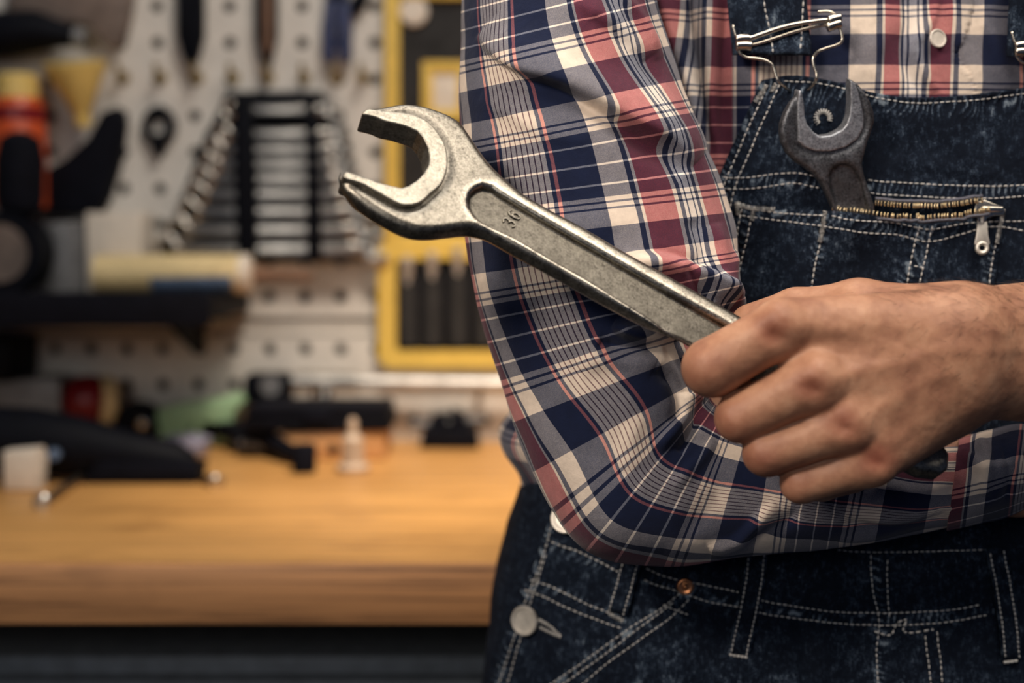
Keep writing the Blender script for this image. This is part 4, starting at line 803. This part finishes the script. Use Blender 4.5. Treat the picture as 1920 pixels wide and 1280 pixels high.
# pegboard: two pressed steel panels with real holes
def pegboard(name, pyt, pyb, row0, label, cx0, cx1):
    k = .0428; x0 = wpt(438, 640, YW)[0]; z0 = wpt(438, row0, YW)[2]; zt, zb = wpt(438, pyt, YW)[2], wpt(438, pyb, YW)[2]
    V, F = [], []; i0, i1 = math.floor((cx0-x0)/k), math.ceil((cx1-x0)/k); j0, j1 = math.ceil((zb-z0)/k+.2), math.floor((zt-z0)/k-.2)
    xs = x0+k*np.arange(i0, i1+1); zs = z0+k*np.arange(j0, j1+1); a = np.arange(8)*math.pi/4+math.pi/8
    zl = np.r_[zb, (zs[1:]+zs[:-1])/2, zt]
    for x in xs:
        for j, z in enumerate(zs):
            n = len(V); r = .0074
            V += [(x+r*math.cos(t), YW, z+r*math.sin(t)) for t in a]+[(x+r*math.cos(t), YW+.006, z+r*math.sin(t)) for t in a]
            c = [(x+k/2, zl[j+1]), (x-k/2, zl[j+1]), (x-k/2, zl[j]), (x+k/2, zl[j])]; V += [(p, YW, q) for p, q in c]; o = n+16
            F += [[n+0, n+1, o], [n+1, n+2, o+1, o][0:4], [n+2, n+3, o+1], [n+3, n+4, o+2, o+1], [n+4, n+5, o+2], [n+5, n+6, o+3, o+2], [n+6, n+7, o+3], [n+7, n+0, o, o+3]]
            F += [[n+t, n+(t+1) % 8, n+8+(t+1) % 8, n+8+t] for t in range(8)]
    g = (np.array(V), F); xm = (xs[0]+xs[-1])/2; W = xs[-1]-xs[0]+k
    fl = [box((xm, YW+.010, zt-.001), (W, .020, .002)), box((xm, YW+.010, zb+.001), (W, .020, .002)), box((xs[0]-k/2, YW+.010, (zt+zb)/2), (.002, .020, zt-zb)), box((xs[-1]+k/2, YW+.010, (zt+zb)/2), (.002, .020, zt-zb)), box((xm, YW+.030, (zt+zb)/2), (W, .020, zt-zb))]
    r = thing(name, (xm, YW+.02, zb), label, 'pegboard', 'pegboard panels'); mesh_obj('perforated_sheet', *g, M['board'], r, smooth=False)
    mesh_obj('folded_rim', *join(*fl[:4]), M['board'], r, smooth=False); mesh_obj('backing', *fl[4], M['blackrub'], r, smooth=False); return r
XL, XR = wpt(-560, 640, YW)[0], wpt(1480, 640, YW)[0]
pegboard('pegboard', -260, 598, 80, 'upper pale perforated steel pegboard holding the wrench rack', XL, XR); pegboard('pegboard', 626, 850, 654, 'lower pale perforated steel pegboard strip just above the workbench', XL, XR)
whole('joint_strip', wbox(-600, 599, 1480, 625, YW+.012, .008, .001), M['board'], 'pale flat strip between the two pegboard panels', 'strip')
# workbench
bx0, bx1, by0, by1, bt = -1.25, 1.05, .33, YW, .0437
bench = thing('workbench', (0, .66, 0), 'heavy wooden workbench with a thick worn front edge', 'workbench')
mesh_obj('bench_top', *box((-.1, (by0+by1)/2+.006, .90-bt/2), (bx1-bx0, by1-by0-.012, bt), .002), M['benchtop'], bench, smooth=.6); mesh_obj('front_edge', *box((-.1, by0+.006, .90-bt/2-.0004), (bx1-bx0, .012, bt), .0015), M['edge'], bench, smooth=.6)
for x in (-1.1, .9):
    for y in (by0+.10, by1-.08): mesh_obj('leg', *box((x, y, .428), (.08, .08, .856), .004), M['blackrub'], bench)
mesh_obj('rail', *box((-.1, by1-.08, .80), (1.92, .03, .10), .003), M['blackrub'], bench)
cz = thing('drawer_cabinet', (-.20, .62, 0), 'dark grey drawer cabinet standing under the workbench', 'cabinet')
mesh_obj('body', *box((-.17, .66, .415), (.90, .44, .77), .004), M['cabinet'], cz, smooth=.6)
for k in range(3):
    d = mesh_obj('drawer', *box((-.17, .435, .685-k*.22), (.87, .02, .20), .004), M['cabinet'], cz, smooth=.6); mesh_obj('handle', *tube([(-.30, .428, .73-k*.22), (-.30, .411, .73-k*.22), (-.04, .411, .73-k*.22), (-.04, .428, .73-k*.22)], .006, 8), M['grey'], d)
for x in (-.52, .18): mesh_obj('foot', *box((x, .70, .016), (.06, .40, .032), .003), M['blackrub'], cz)
# wrench rack and its combination wrenches
YS = [(206, 438, 612), (251, 425, 628), (280, 412, 636), (308, 404, 640), (335, 392, 648), (364, 380, 656), (397, 366, 664), (432, 346, 676), (468, 326, 690)]
rack = root('wrench_rack', 520, 330, YW, 'black tapering plastic rack holding nine wrenches', 'rack')
pt('rack_plate', wprism([(430, 172), (604, 172), (650, 235), (684, 400), (704, 490), (296, 490), (330, 400), (388, 250)], YW, .006, .001), M['black'], rack)  # plate widened so its black doubles as shadow behind the wrench heads
pt('side_rail', wprism([(440, 172), (472, 172), (480, 330), (482, 492), (446, 492), (440, 330)], YW-.0285, .006, .002), M['black'], rack); pt('side_rail', wprism([(574, 172), (592, 172), (600, 330), (604, 492), (576, 492), (576, 330)], YW-.0285, .006, .002), M['black'], rack)
for k, (y, xl, xr) in enumerate(YS): pt('clip', wbox(xl+26, y+12, xr-16, y+19, YW-.006, .027, .001), M['black'], rack)
def combo(y, xl, xr, hw):
    yp = YW-.024; c = wpt(xl, y, yp); e = wpt(xr, y, yp); s = hw*.0006
    sh = box(((c[0]+e[0])/2, yp, c[2]), (e[0]-c[0], .0045, s*1.5), s*.30)
    a = np.linspace(0, 2*math.pi, 24, endpoint=False); ring = tube(np.stack([c[0]-s*.6+s*1.05*np.cos(a), np.full(24, yp), c[2]+s*1.05*np.sin(a)], 1), s*.42, 8, closed=True)
    jaw = [(1.0, -.55), (.2, -.55), (.1, 0), (.2, .55), (1.0, .55), (1.35, 1.05), (.7, 1.45), (-.2, 1.40), (-.9, .7), (-.9, -.7), (-.2, -1.40), (.7, -1.45), (1.35, -1.05)]
    jw = prism(np.array(jaw)*s*1.15, (e[0]+s*.4, yp, e[2]), (math.cos(.26), 0, math.sin(.26)), (-math.sin(.26), 0, math.cos(.26)), (0, -1, 0), .007, .0012)
    return join(sh, ring, jw)
ORD = ['topmost and smallest', 'second from the top', 'third from the top', 'fourth from the top', 'middle', 'fourth from the bottom', 'third from the bottom', 'second from the bottom', 'lowest and largest']
for k, (y, xl, xr) in enumerate(YS): whole('combination_wrench', combo(y, xl, xr, 12+k*.95), M['chrome_dark'], f'shiny combination wrench in the black wall rack, {ORD[k]}', 'wrench', 'combination wrenches in the rack')
# yellow trimmed organisers
org = root('tool_organizer', 900, 230, YW, 'dark fabric wall organizer with a yellow border and label window', 'organizer')
def ring_poly(o, i, y, t): # four mitred strips
    g = []
    for k in range(4): g.append(wprism([o[k], o[(k+1) % 4], i[(k+1) % 4], i[k]], y, t, .0008))
    return join(*g)
rect = lambda a, b, c, d: [(a, b), (c, b), (c, d), (a, d)]
pt('backing', wbox(735, -40, 1130, 455, YW, .010), M['dark'], org); pt('border', ring_poly(rect(722, -45, 1142, 462), rect(750, 0, 1114, 440), YW-.006, .012), M['yellow'], org)
lw = pt('label_window', ring_poly(rect(792, 116, 876, 226), rect(812, 138, 858, 206), YW-.010, .008), M['yellow'], org); pt('card', wbox(808, 132, 862, 212, YW-.009, .006), M['white'], lw)
pt('badge', lathe([(.010, 0), (.0168, .001), (.0168, .005), (.014, .007), (0, .007)], wpt(776, 22, YW-.010), (0, -1, 0)), M['white'], org)
pou = root('tool_pouch', 930, 570, YW, 'black pocketed tool pouch with a thick rounded yellow border', 'pouch')
pt('backing', wbox(725, 470, 1150, 670, YW, .010), M['blackrub'], pou)
def rounded(x0, y0, x1, y1, r, n=6):
    out = []
    for cx, cy, a0 in ((x0+r, y0+r, 180), (x1-r, y0+r, 270), (x1-r, y1-r, 0), (x0+r, y1-r, 90)):
        for k in range(n+1): a = math.radians(a0+90*k/n); out.append((cx+r*math.cos(a), cy+r*math.sin(a)))
    return out
ro, ri = rounded(710, 452, 1165, 688, 26), rounded(744, 486, 1131, 656, 8); pt('border', join(*[wprism([ro[k], ro[(k+1) % 28], ri[(k+1) % 28], ri[k]], YW-.006, .014) for k in range(28)]), M['yellow'], pou)
PXS = [(764, 500), (810, 492), (858, 484), (906, 478), (954, 474), (1002, 472)]
for k, (x, y) in enumerate(PXS):
    a, b = wpt(x, y+14, YW-.010), wpt(x, 648, YW-.010); pt('pocket', tube([a, a*.5+b*.5, b], [.0115, .0125, .012], 16, flat=.9), M['dark'], pou)
NTH = ['leftmost', 'second from the left', 'third from the left', 'fourth from the left', 'fifth from the left', 'rightmost']
for k, (x, y) in enumerate(PXS):
    p = wpt(x, y, YW-.014); whole('punch', lathe([(.006, -.03), (.0078, 0), (.0088, .004), (.0088, .010), (.006, .013), (0, .0135)], p, (0, 0, 1), 16), M['dullsteel'], f'steel punch with a round head in the black pouch, {NTH[k]}', 'punch', 'punches in the yellow bordered pouch')
# tools hanging at the top of the pegboard
def pliers(name, cx, tipy, wpx, mat, inner, label):
    r = root(name, cx, 60, YW, label, 'pliers')
    for s in (-1, 1): pt('jaw', wprism([(cx+s*2, -60), (cx+s*wpx, -60), (cx+s*wpx, 70), (cx+s*wpx*.62, 105), (cx+s*3, tipy), (cx+s*1, tipy)], YW-.006, .014, .002), mat, r)
    if inner: pt('inlay', wprism([(cx-7, -60), (cx+7, -60), (cx+7, 85), (cx, 112), (cx-7, 85)], YW-.020, .003, .0008), inner, r)
    pt('pivot', lathe([(.012, 0), (.012, .022), (.009, .024), (0, .024)], wpt(cx, -75, YW), (0, -1, 0), 20), M['grey'], r)
    for s in (-1, 1): pt('handle', wtube(smooth_line([(cx+s*8, -75), (cx+s*22, -130), (cx+s*26, -210)], 12), YW-.013, .008), mat, r)
pliers('long_nose_pliers', 361, 132, 25, M['black'], None, 'black long nose pliers hanging at the top, left of the brown striped pair'); pliers('long_nose_pliers', 502, 136, 20, M['black'], M['brown'], 'narrow long nose pliers with a brown stripe hanging above the wrench rack')
wsr = root('wire_stripper', 634, 60, YW, 'navy handled wire stripper hanging left of the yellow border', 'pliers')
for s in (-1, 1): pt('handle', wprism([(634+s*2, 6), (634+s*22, 0), (634+s*28, 60), (634+s*27, 112), (634+s*17, 122), (634+s*4, 114)], YW-.004, .016, .003), M['navy'], wsr)
pt('jaw', wprism([(616, 10), (612, -60), (650, -70), (656, 8), (634, 16)], YW-.002, .012, .002), M['black'], wsr); pt('spring_arm', wprism([(640, 22), (668, -12), (694, -20), (690, 8), (668, 34)], YW-.002, .010, .002), M['black'], wsr)
HX = ['left of the others', 'second from the left', 'third from the left', 'fourth from the left', 'fourth from the right', 'third from the right', 'second from the right', 'under the wire stripper']
for k, x in enumerate((232, 302, 371, 438, 504, 571, 630, 680)):
    p = wpt(x, 146, YW); whole('peg_hook', join(lathe([(.0075, 0), (.0075, .003), (0, .003)], p, (0, -1, 0), 14), tube([p, p+np.array([0, -.020, 0]), p+np.array([0, -.026, .006]), p+np.array([0, -.026, .014])], .003, 8)), M['oldbrass'], f'small brass peg hook in the top row, {HX[k]}', 'hook', 'brass peg hooks')
# left side of the wall
whole('carabiner', join(wtube([(298+24*math.sin(a), 232-26*math.cos(a)+8*math.sin(a/2)) for a in np.linspace(0, 2*math.pi, 24)], YW-.008, .0060), wprism([(284, 252), (314, 252), (312, 282), (300, 297), (288, 280)], YW, .016, .003)), M['black'], 'black ring shaped hook hanging left of the wrench rack', 'hook')
fn = root('funnel', 140, 170, YW-.06, 'pale yellow plastic funnel hanging below the black heat gun', 'funnel'); c = wpt(140, 116, YW-.045); ax = wpt(156, 236, YW-.03)-c; L = np.linalg.norm(ax)
pt('cone', lathe([(.032, 0), (.036, 0), (.0355, .006), (.010, L*.80), (.008, L*.80), (.030, .008)], c, ax, 28), M['paleyel'], fn); pt('spout', lathe([(.0105, L*.78), (.0095, L), (.007, L), (.007, L*.8)], c, ax, 20), M['paleyel'], fn)
hg_ = root('heat_gun', 60, 70, YW-.04, 'black heat gun hanging at the top left', 'heat gun'); pt('barrel', tube(Wy(np.array([-60., 10, 70, 112, 140]), np.array([72., 64, 58, 64, 68]), YW-.035), [.026, .027, .024, .016, .012], 18), M['black'], hg_); pt('grip', wprism([(-70, 90), (-20, 95), (-30, 200), (-75, 200)], YW-.022, .026, .006), M['black'], hg_); pt('nozzle', wtube([(138, 68), (160, 74)], YW-.035, .011), M['grey'], hg_); pt('hanger', box(wpt(20, 72, YW-.012), (.02, .03, .016), .002), M['black'], hg_)
whole('leather_pouch', wprism([(30, -40), (262, -40), (250, 40), (240, 78), (222, 98), (196, 84), (172, 52), (140, 46), (112, 58), (92, 40), (24, 30)], YW, .022, .005), M['tan'], 'greyish brown leather pouch hanging above the heat gun', 'pouch')
sc_ = root('spray_can', 40, 280, YW-.05, 'orange spray can with a pale yellow cap at the left edge', 'can'); b0 = wpt(38, 392, YW-.045); hh = wpt(38, 182, YW-.045)[2]-b0[2]
pt('can_body', lathe([(.028, 0), (.031, .003), (.031, hh-.012), (.026, hh-.002), (.02, hh)], b0, (0, 0, 1), 32), M['orange'], sc_); pt('label_band', lathe([(.0315, hh*.78), (.0315, hh*.90), (.031, hh*.90), (.031, hh*.78)], b0, (0, 0, 1), 32), M['redp'], sc_); pt('cap', lathe([(.025, hh-.002), (.025, hh+.022), (.020, hh+.026), (0, hh+.026)], b0, (0, 0, 1), 28), M['paleyel'], sc_)
whole('grinder_grip', lathe([(.012, -.01), (.024, .0), (.0265, .015), (.0265, .055), (.022, .078), (.010, .086), (0, .087)], wpt(36, 392, YW-.105), (.04, 0, 1), 24), M['blackrub'], 'black rounded rubber grip in front of the orange can', 'grip')
whole('drill_holster', wprism([(232, 205), (246, 232), (236, 300), (214, 372), (196, 402), (86, 402), (84, 330), (140, 300), (180, 262), (205, 215)], YW, .040, .008), M['blackrub'], 'black drill holster slanting down beside the pale yellow funnel', 'holster')
shelf = root('wall_shelf', 200, 575, YW, 'black wall shelf under the sealant tube', 'shelf'); sz_ = wpt(200, 545, YW)[2]; xl, xr = wpt(-560, 560, YW)[0], wpt(462, 560, YW-.02)[0]
pt('board', box(((xl+xr)/2, YW-.110, sz_-.012), (xr-xl, .22, .024), .003), M['black'], shelf); pt('front_lip', box(((xl+xr)/2, YW-.220, sz_-.012), (xr-xl, .006, .036), .002), M['blackrub'], shelf)
for x in (xl+.1, xr-.06): pt('bracket', prism([(0, 0), (-.17, 0), (0, -.055)], (x, YW, sz_-.022), (0, 1, 0), (0, 0, 1), (1, 0, 0), .012, .001), M['black'], shelf)
def onshelf(px, y, dx=0): return np.array([wpt(px, 520, y)[0], y, sz_])
sl_ = root('sealant_tube', 320, 500, YW-.09, 'cream sealant tube with a blue label lying on the black shelf', 'tube'); a = onshelf(182, YW-.09)+[0, 0, .022]; b = onshelf(452, YW-.09)+[0, 0, .022]
pt('cartridge', tube([a, a*.5+b*.5, b], [.0215, .022, .0215], 28), M['cream'], sl_); o_ = np.array([0, -.0062, -.0058]); pt('blue_label', tube([a*.60+b*.40+o_, a*.04+b*.96+o_], .0158, 24), M['blue'], sl_); pt('end_cap', lathe([(.0225, 0), (.0225, .010), (.012, .014), (0, .014)], b, b-a, 24), M['white'], sl_); pt('nozzle', tube([b+[.012, 0, 0], b+[.080, 0, -.002]], [.0085, .0065], 16), M['brown'], sl_)
whole('card_box', (lambda p: box(p+np.array([0, 0, .046]), (.064, .06, .092), .002))(onshelf(228, YW-.035)), M['white'], 'small cream cardboard box standing behind the sealant tube', 'box')
tn = onshelf(122, YW-.055); whole('tin', lathe([(.026, 0), (.0265, .002), (.0265, .078), (.025, .080), (.023, .077), (0, .077)], tn, (0, 0, 1), 28), M['grey'], 'plain grey tin standing left of the cream box', 'tin')
tp = root('tape_roll', 25, 440, YW-.11, 'black tape roll with a pale core at the left edge', 'tape'); c = onshelf(14, YW-.11)+[0, 0, .046]
pt('tape', lathe([(.032, 0), (.046, 0), (.046, .05), (.032, .05)], c+[0, .025, 0], (0, -1, 0), 36), M['black'], tp); pt('core', lathe([(.024, .002), (.032, 0), (.032, .052), (.010, .052), (0, .052)], c+[0, .025, 0], (0, -1, 0), 36), M['tan'], tp)
whole('parts_bin', join(wprism([(-60, 625), (74, 625), (70, 700), (-60, 700)], YW-.001, .10, .004)), M['black'], 'black parts bin hanging under the left end of the shelf', 'bin')
# torque wrench on two pegs
tq = root('torque_wrench', 700, 715, YW-.03, 'long chrome torque wrench lying level under the yellow bordered pouch', 'torque wrench')
pt('head', wprism(rounded(466, 696, 552, 752, 14, 3), YW-.012, .036, .005), M['black'], tq); pt('dial', lathe([(.012, 0), (.012, .004), (0, .004)], wpt(508, 722, YW-.048), (0, -1, 0), 20), M['grey'], tq)
pt('collar', wtube([(550, 714), (672, 715)], YW-.030, .0115, 18), M['chrome_dark'], tq); pt('shaft', wtube([(668, 716), (1000, 720)], YW-.030, .0082, 16), M['dullsteel'], tq); pt('pointer', lathe([(.008, 0), (.008, .010), (.004, .020), (0, .02)], wpt(612, 730, YW-.040), (0, -.3, -1), 16), M['chrome'], tq)
for x in (590, 900): pt('hanger', wtube([(x, 712), (x, 730)], YW-.028, .004), M['black'], tq); pt('hanger', tube([wpt(x, 730, YW-.034), wpt(x, 730, YW+.002)], .004, 8), M['black'], tq)

# ------------------------------------------------------------------ on the bench
def bp(px, py):
    p = Bz(float(px), float(py))
    if p[1] > .945: p = np.array([wpt(px, py, .945)[0], .945, .90])
    return p
def up(pts, base, t, bev=.003):   # upright outline whose lowest edge stands on the bench line through (base px, base py)
    y = min(bp(*base)[1], .985-t); w = Wy(np.array([p[0] for p in pts], float), np.array([p[1] for p in pts], float), y); lo_ = w[:, 2] < w[:, 2].min()+.006; w[lo_, 2] = .9004; c = w.mean(0)
    return prism(np.stack([w[:, 0]-c[0], w[:, 2]-c[2]], 1), (c[0], y+t/2, c[2]), (1, 0, 0), (0, 0, 1), (0, -1, 0), t, bev)
wb = root('wood_block', 620, 860, bp(620, 862)[1], 'pale pine block under the flat black case', 'block'); y_ = bp(620, 862)[1]
pt('block', up([(528, 812), (722, 808), (722, 862), (528, 862)], (620, 862), .09), M['block'], wb); pt('drilled_hole', lathe([(.006, 0), (.006, .001), (0, .001)], wpt(625, 842, y_), (0, -1, 0), 16), M['blackrub'], wb)
cs = root('tool_case', 600, 790, y_+.05, 'flat black plastic case lying on the pine block', 'case'); zb_ = up([(528, 812), (722, 808), (722, 862), (528, 862)], (620, 862), .09)[0][:, 2].max(); xa, xb = wpt(470, 800, y_+.04)[0], wpt(738, 800, y_+.04)[0]
pt('tray', box(((xa+xb)/2, y_+.045, zb_+.0080), (xb-xa, .10, .0155), .003), M['black'], cs); pt('lid', box(((xa+xb)/2, y_+.045, zb_+.0215), (xb-xa-.006, .10, .0110), .004), M['blackrub'], cs); pt('latch', box(((xa+xb)/2, y_-.007, zb_+.016), (.03, .004, .012), .001), M['blackrub'], cs)
vl = root('glue_bottle', 662, 880, bp(662, 886)[1], 'small off-white bottle standing in front of the pine block', 'bottle'); b0 = bp(662, 884)
pt('bottle_body', lathe([(.0165, 0), (.0175, .002), (.0175, .006), (.012, .010), (.0115, .034), (.006, .040)], b0, (0, 0, 1), 24), M['bone'], vl); pt('cap', lathe([(.005, .040), (.005, .052), (.003, .056), (0, .056)], b0, (0, 0, 1), 16), M['bone'], vl)
b0 = bp(570, 886); whole('rubber_stopper', lathe([(.010, 0), (.0125, .002), (.0135, .026), (.011, .030), (0, .030)], b0, (0, 0, 1), 20), M['blackrub'], 'small black rubber stopper standing left of the small off-white bottle', 'stopper')
ck = root('bench_clamp', 490, 830, bp(490, 850)[1], 'black bench clamp lying left of the pine block', 'clamp')
pt('bar', tube([bp(418, 838)+[0, 0, .020], bp(480, 848)+[0, 0, .022], bp(556, 872)+[0, 0, .010]], [.010, .014, .009], 12), M['blackrub'], ck); pt('pad', up([(430, 800), (500, 806), (512, 850), (432, 846)], (470, 850), .03), M['black'], ck); pt('screw', tube([bp(452, 852)+[0, 0, .012], bp(540, 862)+[0, 0, .012]], .005, 10), M['grey'], ck)
b0 = bp(462, 812); whole('red_cap', lathe([(.013, 0), (.0135, .002), (.012, .026), (.008, .030), (0, .03)], b0, (0, 0, 1), 20), M['redp'], 'small dark red cap beside the pale green glue gun', 'cap')
gg_ = root('glue_gun', 375, 800, .90, 'pale green glue gun lying on the bench', 'glue gun')
pt('gun_body', up([(292, 768), (330, 758), (400, 748), (452, 736), (460, 752), (442, 772), (424, 790), (300, 794), (290, 784)], (375, 824), .032, .006), M['green'], gg_); pt('grip', up([(372, 782), (424, 784), (408, 824), (366, 824)], (375, 824), .028, .005), M['green'], gg_); pt('trigger', up([(352, 790), (368, 790), (364, 808), (354, 806)], (375, 824), .010, .002), M['black'], gg_)
kn = root('clamp_knob', 258, 800, bp(258, 832)[1], 'black round clamp knob with a shiny centre left of the green gun', 'knob'); y_ = bp(258, 832)[1]; c = wpt(256, 792, y_)
pt('knob', lathe([(.020, -.03), (.024, -.025), (.025, 0), (.022, .006), (0, .008)], c, (0, -1, 0), 10), M['black'], kn); pt('screw_end', lathe([(.007, .006), (.007, .013), (.005, .015), (0, .0155)], c+[.010, 0, 0], (0, -1, 0), 16), M['chrome'], kn); pt('stem', box((c[0], y_+.012, (c[2]+.9)/2-.006), (.014, .014, c[2]-.9-.012), .002), M['black'], kn)
em = root('ear_defender', 170, 750, bp(170, 800)[1], 'dark red ear defender cup with a cream cushion', 'ear defender'); y_ = bp(170, 806)[1]; c = wpt(172, 752, y_)
pt('cup', lathe([(.030, 0), (.031, .004), (.029, .020), (.020, .032), (.008, .037), (0, .0375)], c+[.004, 0, 0], (-.85, -.5, .1), 28), M['redp'], em); pt('cushion', lathe([(.026, 0), (.031, -.004), (.031, -.014), (.026, -.019), (.014, -.019), (.013, -.010), (0, -.010)], c+[.005, 0, 0], (-.85, -.5, .1), 28), M['cream'], em); pt('yoke', box((c[0], y_+.01, (c[2]-.03+.9)/2), (.02, .02, max(.004, c[2]-.03-.9)), .001), M['black'], em)
whole('carton', up([(-40, 722), (70, 708), (112, 712), (110, 800), (-40, 800)], (40, 806), .07, .002), M['grey'], 'pale grey carton at the left end of the bench', 'carton')
ag = root('angle_grinder', 180, 870, bp(180, 912)[1], 'long black angle grinder lying along the bench front', 'grinder'); y_ = bp(180, 908)[1]
pt('motor_body', tube([np.array([wpt(x, y-9, y_+.03)[0], y_+.03, wpt(x, y-9, y_+.03)[2]]) for x, y in ((-60, 832), (60, 836), (150, 846), (250, 862), (330, 874), (362, 880))], [.034, .034, .030, .023, .020, .012], 18), M['black'], ag); pt('top_cover', tube([np.array([wpt(x, y, y_+.03)[0], y_+.03, wpt(x, y, y_+.03)[2]]) for x, y in ((-60, 782), (60, 790), (150, 804), (212, 818))], [.008, .009, .008, .004], 10), M['blackrub'], ag)
pt('switch', lathe([(.006, 0), (.006, .006), (0, .007)], wpt(104, 852, y_-.004), (0, -1, .2), 14), M['blue'], ag); pt('guard', up([(180, 866), (372, 872), (366, 906), (150, 908)], (260, 908), .05, .006), M['blackrub'], ag)
whole('sanding_block', up([(2, 848), (66, 842), (74, 862), (70, 908), (4, 908)], (38, 922), .03, .005), M['white'], 'off-white sanding block in front of the black grinder', 'block')
def bolt(a, b, label):
    p, q = bp(*a)+np.array([0, 0, .005]), bp(*b)+np.array([0, 0, .0055]); d = (q-p)/np.linalg.norm(q-p); return whole('bolt', join(tube([p, q], .0042, 10), lathe([(.0042, -.004), (.0085, -.002), (.0085, .004), (.006, .0068), (0, .0072)], q, d, 14)), M['chrome_dark'], label, 'bolt', 'loose bolts on the bench')
bolt((150, 905), (80, 952), 'loose steel bolt lying nearest the left front of the bench'); bolt((345, 893), (404, 915), 'loose steel bolt lying at the right end of the black grinder')
whole('rag', up([(276, 838), (300, 824), (350, 820), (384, 828), (378, 856), (280, 858)], (330, 858), .05, .010), plain('lilac_rag', srgb(150, 148, 168), .9), 'crumpled pale lilac rag behind the grinder', 'rag')
vc = root('small_vise', 840, 830, bp(840, 834)[1], 'small black bench vise near the pegboard, right of the pine block', 'vise')
pt('vise_base', up([(792, 806), (892, 806), (898, 834), (786, 834)], (840, 835), .06), M['black'], vc); pt('vise_jaw', up([(806, 786), (836, 778), (840, 812), (800, 812)], (840, 835), .05), M['blackrub'], vc); pt('vise_jaw', up([(846, 770), (872, 784), (880, 812), (848, 812)], (840, 835), .05), M['blackrub'], vc); y_ = bp(840, 835)[1]; pt('handle_bar', wtube([(770, 796), (908, 786)], y_+.02, .004), M['grey'], vc)
